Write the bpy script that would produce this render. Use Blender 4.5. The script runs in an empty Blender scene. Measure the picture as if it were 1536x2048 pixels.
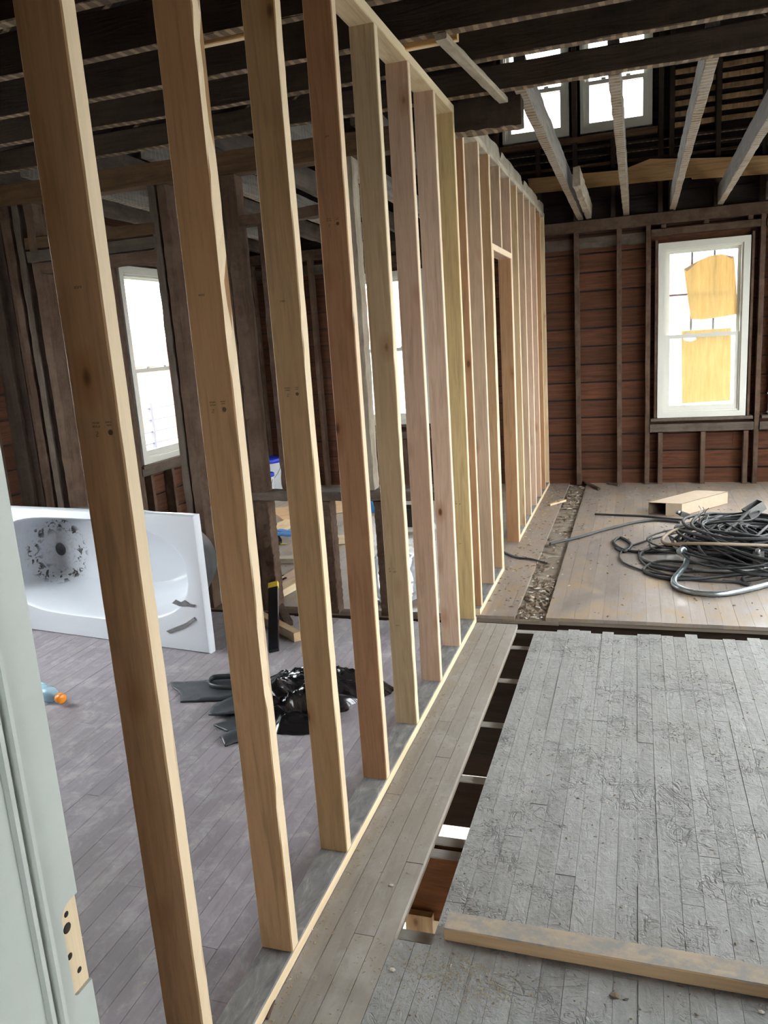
import bpy, bmesh, math, random
from mathutils import Vector, Matrix, noise
random.seed(7)
SC = bpy.context.scene
COL = SC.collection
# ------------------------------------------------------------------ camera
CAM = Vector((0.82900954, -1.1234914, 1.54697376))
YAW, PITCH, ROLL, FPX = math.radians(18.26828), math.radians(-12.43023), math.radians(-3.84758), 1566.41
_f = Vector((-math.sin(YAW)*math.cos(PITCH), math.cos(YAW)*math.cos(PITCH), math.sin(PITCH)))
_r = Vector((math.cos(YAW), math.sin(YAW), 0)); _u = _r.cross(_f)
RX = _r*math.cos(ROLL)+_u*math.sin(ROLL); UX = -_r*math.sin(ROLL)+_u*math.cos(ROLL); FX = _f
cd = bpy.data.cameras.new('camera'); cam = bpy.data.objects.new('camera', cd); COL.objects.link(cam)
cd.sensor_fit = 'HORIZONTAL'; cd.sensor_width = 36; cd.lens = FPX*36/1536; cd.clip_start = .02; cd.clip_end = 300
cam.matrix_world = Matrix(((RX.x, UX.x, -FX.x, CAM.x), (RX.y, UX.y, -FX.y, CAM.y), (RX.z, UX.z, -FX.z, CAM.z), (0, 0, 0, 1)))
SC.camera = cam
# ------------------------------------------------------------------ overcast sky, exposure
w = bpy.data.worlds.new('sky'); SC.world = w; w.use_nodes = True
bg = w.node_tree.nodes['Background']; bg.inputs[0].default_value = (.965, .98, 1, 1); bg.inputs[1].default_value = 1.0
SC.view_settings.view_transform = 'Standard'; SC.view_settings.look = 'None'
SC.view_settings.gamma = 1; SC.view_settings.use_curve_mapping = False
SC.view_settings.exposure = 4.5
SC.cycles.use_denoising = True
SC.cycles.max_bounces = 10; SC.cycles.diffuse_bounces = 6; SC.cycles.transparent_max_bounces = 16
SC.cycles.sample_clamp_indirect = 6
BULB_W = 45

# pixel (1536x2048 photo frame) -> point on a plane of the room
def ray(x, y): return FX+RX*((x-768)/FPX)-UX*((y-1024)/FPX)
def fl(x, y, z=0.): d = ray(x, y); return CAM+d*((z-CAM.z)/d.z)
def onY(x, y, Y): d = ray(x, y); return CAM+d*((Y-CAM.y)/d.y)
def onX(x, y, X): d = ray(x, y); return CAM+d*((X-CAM.x)/d.x)

# ------------------------------------------------------------------ materials
class NT:
    def __init__(s, name):
        s.m = bpy.data.materials.new(name); s.m.use_nodes = True; s.t = s.m.node_tree; s.n = s.t.nodes
        s.b = s.n['Principled BSDF']; s.out = s.n['Material Output']
    def a(s, k, **kw):
        n = s.n.new(k)
        for q, v in kw.items():
            setattr(n, q, v)
        return n
    def l(s, a, b): s.t.links.new(a, b)
    def coord(s, kind):
        if kind == 'W': return s.a('ShaderNodeNewGeometry').outputs['Position']
        tc = s.a('ShaderNodeTexCoord').outputs['Object']
        oi = s.a('ShaderNodeObjectInfo').outputs['Random']
        m = s.a('ShaderNodeVectorMath', operation='SCALE'); m.inputs[0].default_value = (37, 23, 61); s.l(oi, m.inputs['Scale'])
        ad = s.a('ShaderNodeVectorMath', operation='ADD'); s.l(tc, ad.inputs[0]); s.l(m.outputs[0], ad.inputs[1])
        return ad.outputs[0]
    def noise(s, co, scale, sc3=(1, 1, 1), detail=6, rough=.6, dist=0):
        mp = s.a('ShaderNodeMapping'); mp.inputs['Scale'].default_value = sc3; s.l(co, mp.inputs[0])
        n = s.a('ShaderNodeTexNoise'); n.inputs['Scale'].default_value = scale; n.inputs['Detail'].default_value = detail
        n.inputs['Roughness'].default_value = rough; n.inputs['Distortion'].default_value = dist
        s.l(mp.outputs[0], n.inputs['Vector']); return n.outputs[0]
    def ramp(s, v, stops):
        r = s.a('ShaderNodeValToRGB'); e = r.color_ramp.elements
        while len(e) < len(stops): e.new(.5)
        for k, (p, c) in enumerate(stops):
            e[k].position = p; e[k].color = (*c, 1) if len(c) == 3 else c
        s.l(v, r.inputs[0]); return r.outputs[0]
    def mix(s, fac, a, b, blend='MIX'):
        m = s.a('ShaderNodeMix', data_type='RGBA', blend_type=blend)
        for sock, v in ((m.inputs[0], fac), (m.inputs[6], a), (m.inputs[7], b)):
            if isinstance(v, (int, float)): sock.default_value = v
            elif isinstance(v, tuple): sock.default_value = (*v, 1)
            else: s.l(v, sock)
        return m.outputs[2]
    def bump(s, h, strength=.3, dist=.01):
        b = s.a('ShaderNodeBump'); b.inputs['Strength'].default_value = strength; b.inputs['Distance'].default_value = dist
        s.l(h, b.inputs['Height']); s.l(b.outputs[0], s.b.inputs['Normal'])
    def math(s, op, a, b=0.):
        m = s.a('ShaderNodeMath', operation=op)
        for k, v in ((0, a), (1, b)):
            if isinstance(v, (int, float)): m.inputs[k].default_value = v
            else: s.l(v, m.inputs[k])
        return m.outputs[0]
B = (0, 0, 0); Wh = (1, 1, 1)
def mul(c, k): return tuple(min(1, x*k) for x in c)

def plain(name, col, rough=.5, metal=0, var=.12, scale=20, bump=0, spec=.5, coat=0):
    t = NT(name); co = t.coord('O')
    n = t.noise(co, scale)
    t.l(t.mix(n, mul(col, 1-var*1.6), mul(col, 1+var)), t.b.inputs['Base Color'])
    t.b.inputs['Roughness'].default_value = rough; t.b.inputs['Metallic'].default_value = metal
    t.b.inputs['Specular IOR Level'].default_value = spec
    if coat: t.b.inputs['Coat Weight'].default_value = coat
    if bump: t.bump(n, bump, .01)
    return t.m

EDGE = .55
def lumber_mat(name, col, knots=True, contrast=1.0, rough=.62, axis=2):
    """new softwood, grain along local Z"""
    t = NT(name); co = t.coord('O'); pm = (lambda a, b: (b, a, a)) if axis == 0 else (lambda a, b: (a, a, b))
    warp = t.noise(co, 2.0, (1, 1, .5), 2)
    grain = t.noise(co, 5.0, pm(9, .55), 4, .55, 1.2)
    fine = t.noise(co, 40, pm(6, .25), 4, .6)
    c = t.ramp(grain, [(.30, mul(col, 1-.32*contrast)), (.48, col), (.62, mul(col, 1.13)), (.75, mul(col, 1-.18*contrast))])
    c = t.mix(.35, c, t.ramp(fine, [(.3, mul(col, .72)), (.7, mul(col, 1.15))]))
    c = t.mix(t.ramp(warp, [(.45, B), (.8, (.5,)*3)]), c, mul((col[0]*.95, col[1]*.78, col[2]*.66), .9))
    if knots:
        mp = t.a('ShaderNodeMapping'); mp.inputs['Scale'].default_value = (11, 11, 5.5); t.l(co, mp.inputs[0])
        v = t.a('ShaderNodeTexVoronoi'); v.inputs['Scale'].default_value = 1; v.inputs['Randomness'].default_value = 1; t.l(mp.outputs[0], v.inputs['Vector'])
        k = t.ramp(v.outputs['Distance'], [(.06, Wh), (.13, B)])
        k2 = t.ramp(v.outputs['Distance'], [(.12, (.55,)*3), (.36, B)])
        sep = t.a('ShaderNodeSeparateColor'); t.l(v.outputs['Color'], sep.inputs[0])
        gate = t.math('GREATER_THAN', sep.outputs[0], .58)
        c = t.mix(t.math('MULTIPLY', k2, gate), c, (col[0]*.62, col[1]*.40, col[2]*.26))
        c = t.mix(t.math('MULTIPLY', k, gate), c, (.11, .045, .018))
    # narrow edges painted paler, standing in for bright side light
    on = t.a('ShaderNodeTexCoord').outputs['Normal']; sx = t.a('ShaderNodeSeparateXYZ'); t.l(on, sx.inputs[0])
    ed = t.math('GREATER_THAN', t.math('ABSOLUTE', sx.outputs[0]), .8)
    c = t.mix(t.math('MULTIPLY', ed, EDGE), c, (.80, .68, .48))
    t.l(c, t.b.inputs['Base Color']); t.b.inputs['Roughness'].default_value = rough
    t.b.inputs['Specular IOR Level'].default_value = .25
    t.bump(fine, .12, .004)
    return t.m

def old_mat(name, col, light=None, rough=.85, amt=.5, co='O', axis=2, bump=.5, saw=0.0, ghost=None, dust=None, gc=1.0):
    """old rough-sawn timber with dirt, lath ghosts and saw marks; grain along local axis"""
    t = NT(name); c0 = t.coord(co)
    s = [7, 7, 7]; s[axis] = .6
    g = t.noise(c0, 4, tuple(s), 6, .65, .6)
    blot = t.noise(c0, 6, (1, 1, 1), 5, .7)
    c = t.ramp(g, [(.28, mul(col, 1-.58*gc)), (.5, col), (.72, mul(col, 1+.45*gc))])
    c = t.mix(t.math('MULTIPLY', t.a('ShaderNodeObjectInfo').outputs['Random'], .55), c, mul(col, .40))
    c = t.mix(t.ramp(blot, [(.42, B), (.66, (amt,)*3)]), c, light or mul(col, .35))
    if saw:
        sc = [1, 1, 1]; sc[axis] = 1
        wv = t.a('ShaderNodeTexWave', wave_type='BANDS', bands_direction='XYZ'[axis]); wv.inputs['Scale'].default_value = 8; wv.inputs['Distortion'].default_value = 7; wv.inputs['Detail'].default_value = 3
        t.l(c0, wv.inputs[0])
        c = t.mix(t.math('MULTIPLY', t.ramp(wv.outputs['Fac'], [(.80, B), (.97, Wh)]), t.math('MULTIPLY', blot, saw)), c, mul(col, 1.9))
    if ghost or dust:
        gn = t.a('ShaderNodeNewGeometry'); sz = t.a('ShaderNodeSeparateXYZ'); t.l(gn.outputs['Normal'], sz.inputs[0])
    if ghost:   # pale lath and plaster marks left on the underside
        wv = t.a('ShaderNodeTexWave', wave_type='BANDS', bands_direction='XYZ'[axis]); wv.inputs['Scale'].default_value = 6.5; wv.inputs['Distortion'].default_value = 2.5; wv.inputs['Detail'].default_value = 2; t.l(c0, wv.inputs[0])
        st = t.mix(t.ramp(wv.outputs['Fac'], [(.55, B), (.8, Wh)]), mul(ghost, .55), mul(ghost, 1.25))
        st = t.mix(t.ramp(blot, [(.4, B), (.62, (.7,)*3)]), st, mul(col, 1.2))
        c = t.mix(t.math('LESS_THAN', sz.outputs[2], -.6), c, st)
    if dust: c = t.mix(t.math('MULTIPLY', t.math('GREATER_THAN', sz.outputs[2], .6), .8), c, dust)
    t.l(c, t.b.inputs['Base Color']); t.b.inputs['Roughness'].default_value = rough; t.b.inputs['Specular IOR Level'].default_value = .2
    t.bump(g, bump, .01)
    return t.m

def floor_mat(name, col, stain, stain2, crack=0., rough=(.5, .8), gs=9, spec=.4):
    """painted strip floor, worn; world space so wear runs over the boards; boards run along Y"""
    t = NT(name); co = t.coord('W'); oi = t.a('ShaderNodeObjectInfo').outputs['Random']
    g = t.noise(co, 14, (3, .35, 1), 6, .65, .5)
    big = t.noise(co, 1.3, (1, 1, 1), 5, .6)
    med = t.noise(co, gs, (1, .8, 1), 8, .72, .4)
    c = t.mix(oi, mul(col, .88), mul(col, 1.1))
    c = t.mix(t.ramp(g, [(.3, (.45,)*3), (.55, B)]), c, mul(col, .62))
    c = t.mix(t.ramp(med, [(.48, B), (.66, (.65,)*3)]), c, stain)
    c = t.mix(t.ramp(big, [(.48, B), (.72, (.6,)*3)]), c, stain2)
    h = t.math('ADD', t.math('MULTIPLY', med, .5), t.math('MULTIPLY', g, .5))
    if crack:
        lns = None
        for (scl, sc3, ds) in ((5, (1, 2.2, 1), 1.5), (12, (.7, 1.8, 1), 2.5), (8, (1.6, .8, 1), 1.0)):
            q = t.noise(co, scl, sc3, 3, .55, ds)
            ln_ = t.ramp(q, [(.478, B), (.493, Wh), (.507, Wh), (.522, B)])
            lns = ln_ if lns is None else t.math('MAXIMUM', lns, ln_)
        gate = t.ramp(t.noise(co, 3.4, (1, 1, 1), 5, .75), [(.50, B), (.60, Wh)])
        ln = t.math('MULTIPLY', lns, gate)
        lump = t.noise(co, 28, (1, .8, 1), 5, .62, 1.4)
        c = t.mix(t.math('MULTIPLY', ln, crack), c, mul(col, .28))
        h = t.math('SUBTRACT', t.math('ADD', h, t.math('MULTIPLY', lump, .9)), t.math('MULTIPLY', ln, .8))
    t.l(c, t.b.inputs['Base Color'])
    rr = t.a('ShaderNodeMapRange'); t.l(med, rr.inputs[0]); rr.inputs[1].default_value = .35; rr.inputs[2].default_value = .65; rr.inputs[3].default_value, rr.inputs[4].default_value = rough
    t.l(rr.outputs[0], t.b.inputs['Roughness']); t.b.inputs['Specular IOR Level'].default_value = spec
    t.bump(h, .55 if crack else .35, .012 if crack else .006)
    return t.m

def glass_mat():
    t = NT('window_glass'); t.n.remove(t.b)
    tr = t.a('ShaderNodeBsdfTransparent'); tr.inputs[0].default_value = (.94, .96, .96, 1)
    gl = t.a('ShaderNodeBsdfGlossy'); gl.inputs['Roughness'].default_value = .02
    mx = t.a('ShaderNodeMixShader'); mx.inputs[0].default_value = .05; t.l(tr.outputs[0], mx.inputs[1]); t.l(gl.outputs[0], mx.inputs[2])
    t.l(mx.outputs[0], t.out.inputs[0]); return t.m

def paper_mat():
    t = NT('yellow_kraft_paper'); t.n.remove(t.b); co = t.coord('O')
    n = t.noise(co, 9, (6, 6, .6), 5)
    c = t.ramp(n, [(.3, (.66, .49, .22)), (.7, (.78, .61, .31))])
    d = t.a('ShaderNodeBsdfDiffuse'); tl = t.a('ShaderNodeBsdfTranslucent'); t.l(c, d.inputs[0]); t.l(c, tl.inputs[0])
    mx = t.a('ShaderNodeMixShader'); mx.inputs[0].default_value = PAPER_T; t.l(d.outputs[0], mx.inputs[1]); t.l(tl.outputs[0], mx.inputs[2])
    t.l(mx.outputs[0], t.out.inputs[0]); return t.m
PAPER_T = .24

def film_mat(name, col, transp, rough=.15):
    t = NT(name); t.b.inputs['Base Color'].default_value = (*col, 1); t.b.inputs['Roughness'].default_value = rough
    tr = t.a('ShaderNodeBsdfTransparent'); tr.inputs[0].default_value = (*mul(col, 1.1), 1)
    mx = t.a('ShaderNodeMixShader'); mx.inputs[0].default_value = transp; t.l(t.b.outputs[0], mx.inputs[1]); t.l(tr.outputs[0], mx.inputs[2])
    t.l(mx.outputs[0], t.out.inputs[0]); return t.m

M = {}
STUD_COLS = dict(tan=(.46, .29, .155), gold=(.47, .32, .17), red=(.42, .235, .13), pale=(.50, .38, .23), pink=(.50, .34, .24), rose=(.53, .37, .265), honey=(.50, .36, .17), brown=(.36, .20, .10), dusk=(.47, .33, .22), straw=(.52, .38, .22))
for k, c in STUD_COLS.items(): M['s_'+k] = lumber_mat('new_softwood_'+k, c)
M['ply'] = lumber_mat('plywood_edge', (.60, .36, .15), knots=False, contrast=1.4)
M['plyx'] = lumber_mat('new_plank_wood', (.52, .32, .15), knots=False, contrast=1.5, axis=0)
M['joist'] = old_mat('dark_old_joist', (.042, .028, .021), light=(.07, .046, .03), saw=.15, ghost=(.26, .185, .12))
M['beam'] = old_mat('brown_old_beam', (.13, .073, .038), light=(.06, .035, .02))
M['oldstud'] = old_mat('old_brown_stud', (.082, .048, .031), light=(.13, .09, .065), amt=.6, bump=.25, gc=.7)
M['oldgrey'] = old_mat('old_grey_timber', (.115, .090, .070), light=(.05, .036, .028), amt=.7, bump=.25, gc=.7)
M['oldpale'] = old_mat('old_pale_timber', (.42, .36, .28), light=(.18, .13, .09), bump=.25, gc=.7)
M['sheath'] = old_mat('red_brown_sheathing', (.112, .043, .022), light=(.042, .019, .012), amt=.8, axis=0, bump=.2, gc=.55)
M['attic'] = old_mat('attic_dark_boards', (.030, .022, .022), light=(.05, .035, .03), axis=0)
M['lath'] = old_mat('attic_lath', (.40, .25, .13), light=(.10, .06, .035), axis=0)
M['bjoist'] = old_mat('back_joist_wood', (.25, .225, .20), light=(.15, .125, .105), saw=.3, ghost=(.26, .19, .125))
M['fl_left'] = floor_mat('violet_grey_painted_boards', (.30, .268, .295), (.50, .47, .47), (.23, .20, .19), rough=(.42, .75), gs=12)
M['fl_strip'] = floor_mat('grey_worn_boards', (.27, .24, .21), (.37, .345, .32), (.23, .18, .13), rough=(.6, .85))
M['fl_deck'] = floor_mat('grey_cracked_boards', (.265, .260, .25), (.35, .345, .335), (.225, .21, .19), crack=.5, rough=(.6, .85), gs=16)
M['fl_back'] = floor_mat('ochre_grey_painted_boards', (.25, .205, .175), (.37, .245, .115), (.205, .18, .175), rough=(.28, .6), spec=.5, gs=5)
M['sub'] = old_mat('subfloor_boards', (.25, .20, .15), light=(.33, .29, .24), axis=0)
M['fjoist'] = old_mat('floor_joist_wood', (.030, .018, .012), light=(.02, .012, .008), dust=(.40, .38, .34))  # dark copy of the joist wood, deep shade put into its colour
M['fjoist2'] = old_mat('lit_floor_joist_wood', (.20, .075, .025), light=(.10, .04, .015), dust=(.34, .33, .31))  # lit copy for the double joist, glow from below put into its colour
M['white'] = plain('white_paint', (.56, .55, .49), .45, var=.05, scale=5)
M['jamb'] = plain('white_jamb_paint', (.49, .515, .475), .5, var=.12, scale=7)
M['bare'] = lumber_mat('bare_mortise_wood', (.62, .44, .25), knots=False)
M['glass'] = glass_mat(); M['paper'] = paper_mat()
M['hole'] = plain('dark_hole', (.02, .014, .01), .9)
M['ink'] = plain('stamp_ink', (.10, .065, .045), .8)
M['concrete'] = plain('basement_concrete', (.55, .55, .54), .9, var=.2, scale=6, bump=.2)
M['black'] = plain('black_plastic_film', (.012, .012, .014), .16, spec=.7)
M['rubber'] = plain('grey_rubber', (.045, .052, .058), .42, var=.3)
M['cable'] = plain('black_cable_jacket', (.018, .019, .020), .55, var=.3)
M['cable2'] = plain('dark_grey_cable_jacket', (.042, .043, .042), .6, var=.3)
M['tancable'] = plain('dirty_tan_cable', (.20, .145, .09), .6, var=.3)
M['conduit'] = plain('galvanised_conduit', (.42, .48, .50), .32, metal=.85)
M['steel'] = plain('dull_steel', (.34, .34, .33), .42, metal=.8, var=.3)
M['drain'] = plain('dull_drain_metal', (.12, .12, .12), .5, metal=.5, var=.4, scale=60)
M['alu'] = plain('ladder_aluminium', (.60, .61, .62), .4, metal=.6)
M['card'] = plain('tan_cardboard', (.46, .36, .26), .8, var=.10)
M['cardin'] = plain('cardboard_inside', (.10, .068, .045), .9)
M['blue'] = plain('blue_lid_plastic', (.012, .04, .50), .4)
M['bluestrap'] = plain('blue_webbing', (.03, .16, .42), .6)
M['bucket'] = plain('white_bucket_plastic', (.72, .74, .76), .4, var=.05)
M['orange'] = plain('orange_cap', (.86, .26, .015), .35, var=.05)
M['bottle'] = film_mat('clear_bottle_plastic', (.62, .78, .84), .55, .1)
M['label'] = plain('pale_blue_label', (.35, .66, .78), .5)
M['film'] = film_mat('clear_crumpled_film', (.62, .64, .66), .35, .15)
M['yellow'] = plain('yellow_plastic', (.70, .52, .06), .5)
M['plaster'] = plain('plaster_crumb', (.52, .47, .39), .9)
M['debris'] = plain('brown_debris', (.20, .145, .10), .95, var=.5)
M['sawdust'] = plain('sawdust', (.33, .26, .17), .95, var=.3)
M['ground'] = plain('outdoor_ground', (.30, .30, .27), .9, scale=2)
M['siding'] = plain('white_siding', (.62, .64, .66), .7)
M['brick'] = plain('red_brick_far', (.42, .16, .11), .9)
M['roofred'] = plain('red_roof_far', (.40, .13, .10), .9)
M['iron'] = plain('dark_iron', (.09, .085, .10), .6)
M['leaf'] = plain('far_foliage', (.10, .18, .10), .9, var=.5)
M['plasterwall'] = plain('plain_plaster_wall', (.16, .12, .09), .9, scale=3)
M['shell'] = plain('tub_underside', (.060, .062, .065), .55, var=.3)

tn_ = NT('trodden_softwood'); co = tn_.coord('O'); nn = tn_.noise(co, 9, (2, 2, 1.6), 6, .75); g_ = tn_.noise(co, 6, (9, 9, .5), 4)
nrm = tn_.a('ShaderNodeNewGeometry').outputs['Normal']; sp3 = tn_.a('ShaderNodeSeparateXYZ'); tn_.l(nrm, sp3.inputs[0])
c_ = tn_.ramp(g_, [(.3, (.46, .31, .17)), (.7, (.62, .44, .26))])
top = tn_.math('MULTIPLY', tn_.ramp(nn, [(.42, (1,)*3), (.58, (.55,)*3)]), tn_.math('GREATER_THAN', sp3.outputs[2], .7))
tn_.l(tn_.mix(top, c_, (.25, .235, .22)), tn_.b.inputs['Base Color']); tn_.b.inputs['Roughness'].default_value = .8; M['trodden'] = tn_.m
def dusty_plate():
    t = NT('dusty_plate_softwood'); co = t.coord('O'); n = t.noise(co, 14, (2, 2, .7), 6, .7, .6); g = t.noise(co, 6, (9, 9, .5), 4)
    sp = t.a('ShaderNodeSeparateXYZ'); t.l(t.a('ShaderNodeNewGeometry').outputs['Normal'], sp.inputs[0])
    c = t.ramp(g, [(.3, (.56, .42, .25)), (.7, (.72, .57, .37))])
    d = t.ramp(n, [(.35, (.115, .11, .105)), (.55, (.20, .19, .18)), (.72, (.36, .32, .27))])
    t.l(t.mix(t.math('GREATER_THAN', sp.outputs[2], .7), c, d), t.b.inputs['Base Color']); t.b.inputs['Roughness'].default_value = .8
    return t.m
M['plate'] = dusty_plate()

# ------------------------------------------------------------------ builders
def tag(o, label=None, cat=None, group=None, kind=None):
    if label: o['label'] = label
    if cat: o['category'] = cat
    if group: o['group'] = group
    if kind: o['kind'] = kind
    return o
def empty(name, loc=(0, 0, 0), parent=None, **k):
    o = bpy.data.objects.new(name, None); o.empty_display_size = .1; COL.objects.link(o); o.location = loc
    if parent: o.parent = parent
    return tag(o, **k)
def mesh_obj(name, verts, faces, mat, parent=None, smooth=False):
    me = bpy.data.meshes.new(name); me.from_pydata([tuple(v) for v in verts], [], faces)
    bm = bmesh.new(); bm.from_mesh(me); bmesh.ops.recalc_face_normals(bm, faces=bm.faces); bm.to_mesh(me); bm.free()
    me.materials.append(mat if not isinstance(mat, str) else M[mat])
    if smooth:
        for p in me.polygons: p.use_smooth = True
    o = bpy.data.objects.new(name, me); COL.objects.link(o)
    if parent: o.parent = parent
    return o
def set_world(o, mw):
    """world placement of a part whose parents only translate or are given matrix_world"""
    if o.parent: o.matrix_parent_inverse = PW.get(o.parent.name, Matrix.Identity(4)).inverted()
    o.matrix_basis = mw
    PW[o.name] = mw
PW = {}
def root(name, loc=(0, 0, 0), **k):
    o = empty(name, (0, 0, 0), **k); o.matrix_basis = Matrix.Translation(Vector(loc)); PW[o.name] = Matrix.Translation(Vector(loc)); return o
CUBE = {}
def cube_mesh(mat):
    if mat not in CUBE:
        me = bpy.data.meshes.new('board_'+mat)
        v = [(x, y, z) for x in (-.5, .5) for y in (-.5, .5) for z in (-.5, .5)]
        me.from_pydata(v, [], [(0, 1, 3, 2), (4, 6, 7, 5), (0, 4, 5, 1), (2, 3, 7, 6), (0, 2, 6, 4), (1, 5, 7, 3)])
        me.materials.append(M[mat]); CUBE[mat] = me
    return CUBE[mat]
def slab(name, lo, hi, mat, parent=None, rot=None):
    """shared-mesh board between two corners"""
    o = bpy.data.objects.new(name, cube_mesh(mat)); COL.objects.link(o)
    if parent: o.parent = parent
    c = [(a+b)/2 for a, b in zip(lo, hi)]; s = [max(1e-4, abs(b-a)) for a, b in zip(lo, hi)]
    mw = Matrix.Translation(c) @ (rot.to_4x4() if rot else Matrix.Identity(4)) @ Matrix.Diagonal((*s, 1))
    set_world(o, mw); return o
def lumber(name, p0, p1, w, t, mat, parent=None, up=(1, 0, 0), ch=.003, wob=0., wane=None, seg=None, seed=0):
    """timber from p0 to p1; w across `up`, t across the other way; local Z is the length. wob roughens, wane chews one arris"""
    p0, p1 = Vector(p0), Vector(p1); ax = (p1-p0); L = ax.length; ax.normalize()
    X = Vector(up); X = (X-ax*X.dot(ax)).normalized(); Y = ax.cross(X)
    rnd = random.Random(seed or hash((round(p0.x, 3), round(p0.y, 3), round(p0.z, 3), round(p1.x, 3))) % 99991)
    n = seg or (2 if not (wob or wane) else max(8, int(L/.05)))
    a, b = w/2, t/2
    prof = [(-a+ch, -b), (a-ch, -b), (a, -b+ch), (a, b-ch), (a-ch, b), (-a+ch, b), (-a, b-ch), (-a, -b+ch)]
    vs, fs = [], []
    for i in range(n):
        z = L*i/(n-1)
        off = rnd.random()*wob
        for k, (x, y) in enumerate(prof):
            if wob: x += (rnd.random()-.5)*wob; y += (rnd.random()-.5)*wob
            if wane and k in wane[0]:
                q = max(0, noise.noise(Vector((z*wane[2], seed*3.1, k*.15)))+wane[3]+.35*noise.noise(Vector((z*wane[2]*7, seed, k*.7))))*wane[1]
                d = Vector((x, y)).normalized(); x -= d.x*q; y -= d.y*q
            vs.append((x, y, z))
    for i in range(n-1):
        for k in range(8): fs.append((i*8+k, i*8+(k+1) % 8, i*8+8+(k+1) % 8, i*8+8+k))
    fs.append(tuple(range(7, -1, -1))); fs.append(tuple(range((n-1)*8, n*8)))
    o = mesh_obj(name, vs, fs, mat, parent)
    set_world(o, Matrix(((X.x, Y.x, ax.x, p0.x), (X.y, Y.y, ax.y, p0.y), (X.z, Y.z, ax.z, p0.z), (0, 0, 0, 1))))
    return o
def smooth_path(pts, k=6, closed=False):
    pts = [Vector(p) for p in pts]; out = []; n = len(pts)
    for i in range(n if closed else n-1):
        g = lambda j: pts[j % n] if closed else pts[max(0, min(n-1, j))]
        a, b, c, d = g(i-1), g(i), g(i+1), g(i+2)
        for s in range(k):
            t = s/k
            out.append(.5*((2*b)+(c-a)*t+(2*a-5*b+4*c-d)*t*t+(3*b-a-3*c+d)*t**3))
    if not closed: out.append(pts[-1])
    return out
def tube(name, path, r, mat, parent=None, sides=8, rfun=None):
    vs, fs = [], []; n = len(path); up = Vector((0, 0, 1))
    for i, p in enumerate(path):
        tdir = (path[min(n-1, i+1)]-path[max(0, i-1)]).normalized()
        x = tdir.cross(up); x = x.normalized() if x.length > 1e-4 else Vector((1, 0, 0)); y = x.cross(tdir)
        rr = rfun(i) if rfun else r
        for k in range(sides):
            a = 2*math.pi*k/sides; vs.append(p+x*math.cos(a)*rr+y*math.sin(a)*rr)
    for i in range(n-1):
        for k in range(sides): fs.append((i*sides+k, i*sides+(k+1) % sides, (i+1)*sides+(k+1) % sides, (i+1)*sides+k))
    fs.append(tuple(range(sides-1, -1, -1))); fs.append(tuple(range((n-1)*sides, n*sides)))
    return mesh_obj(name, vs, fs, mat, parent, smooth=True)
def lathe(name, prof, mat, parent=None, n=24, square=0., mw=None):
    vs, fs = [], []
    for (r, z) in prof:
        for k in range(n):
            a = 2*math.pi*k/n; q = 1.
            if square: q = 1/((abs(math.cos(a))**square+abs(math.sin(a))**square)**(1/square))
            vs.append((r*q*math.cos(a), r*q*math.sin(a), z))
    for i in range(len(prof)-1):
        for k in range(n): fs.append((i*n+k, i*n+(k+1) % n, (i+1)*n+(k+1) % n, (i+1)*n+k))
    fs.append(tuple(range(n-1, -1, -1))); fs.append(tuple(range((len(prof)-1)*n, len(prof)*n)))
    o = mesh_obj(name, vs, fs, mat, parent, smooth=True)
    if mw: set_world(o, mw)
    return o
def prism(name, pts, d, mat, parent=None):
    """polygon (3D points in one plane) thickened by vector d"""
    n = len(pts); d = Vector(d); vs = [Vector(p) for p in pts]+[Vector(p)+d for p in pts]
    fs = [tuple(range(n)), tuple(range(2*n-1, n-1, -1))]+[(i, (i+1) % n, n+(i+1) % n, n+i) for i in range(n)]
    o = mesh_obj(name, vs, fs, mat, parent)
    if parent: set_world(o, Matrix.Identity(4))
    return o
def segs(a, b, holes):
    """1D interval minus intervals"""
    out = [(a, b)]
    for h0, h1 in holes:
        nx = []
        for s0, s1 in out:
            if h1 <= s0 or h0 >= s1: nx.append((s0, s1)); continue
            if h0 > s0: nx.append((s0, h0))
            if h1 < s1: nx.append((h1, s1))
        out = nx
    return [s for s in out if s[1]-s[0] > .01]

# ================================================================== SETTING
XL, XR, YF, YN = -3.2, 2.9, 6.78, -.55      # stud faces of the outer walls; YF = far wall, YN = doorway wall
GX0, GX1 = .225, .325                       # slot cut through the floor
SLOT0, SLOT1 = 2.84, 2.99                   # slot between front and back floors
# ---- floors: strip boards laid along Y
def strip_floor(name, x0, x1, y0, y1, mat, label, bw=.057, joints=(1.1, 2.2), jag0=0., jag1=0., hole=None, gap=.0014, lift=.0008):
    f = root(name, ((x0+x1)/2, (y0+y1)/2, 0), kind='structure', label=label)
    rnd = random.Random(int(x0*1000+y0*77)+5); x = x0
    while x < x1-.004:
        xe = min(x+bw, x1); y = y0-(rnd.random()*jag0); yend = y1+(rnd.random()-.5)*jag1*2
        first = True
        while y < yend-.02:
            ye = y+rnd.uniform(*joints)*(rnd.uniform(.2, 1) if first else 1); first = False
            if ye > yend-.15: ye = yend
            z = (rnd.random()-.5)*lift*2
            slab('floor_board', (x+gap/2, y, -.02+z), (xe-gap/2, ye-gap, z), mat, f); y = ye
        x = xe
    return f
strip_floor('floor', XL-.1, 0.0, YN-.1, SLOT0, 'fl_left', 'violet-grey painted strip floor left of the new stud wall', joints=(1.0, 2.4), jag1=.01)
strip_floor('floor', 0.0, GX0, YN-2.2, SLOT0+.04, 'fl_strip', 'narrow run of worn grey floorboards between stud wall and slot', joints=(.9, 2.3), jag1=.01)
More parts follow.
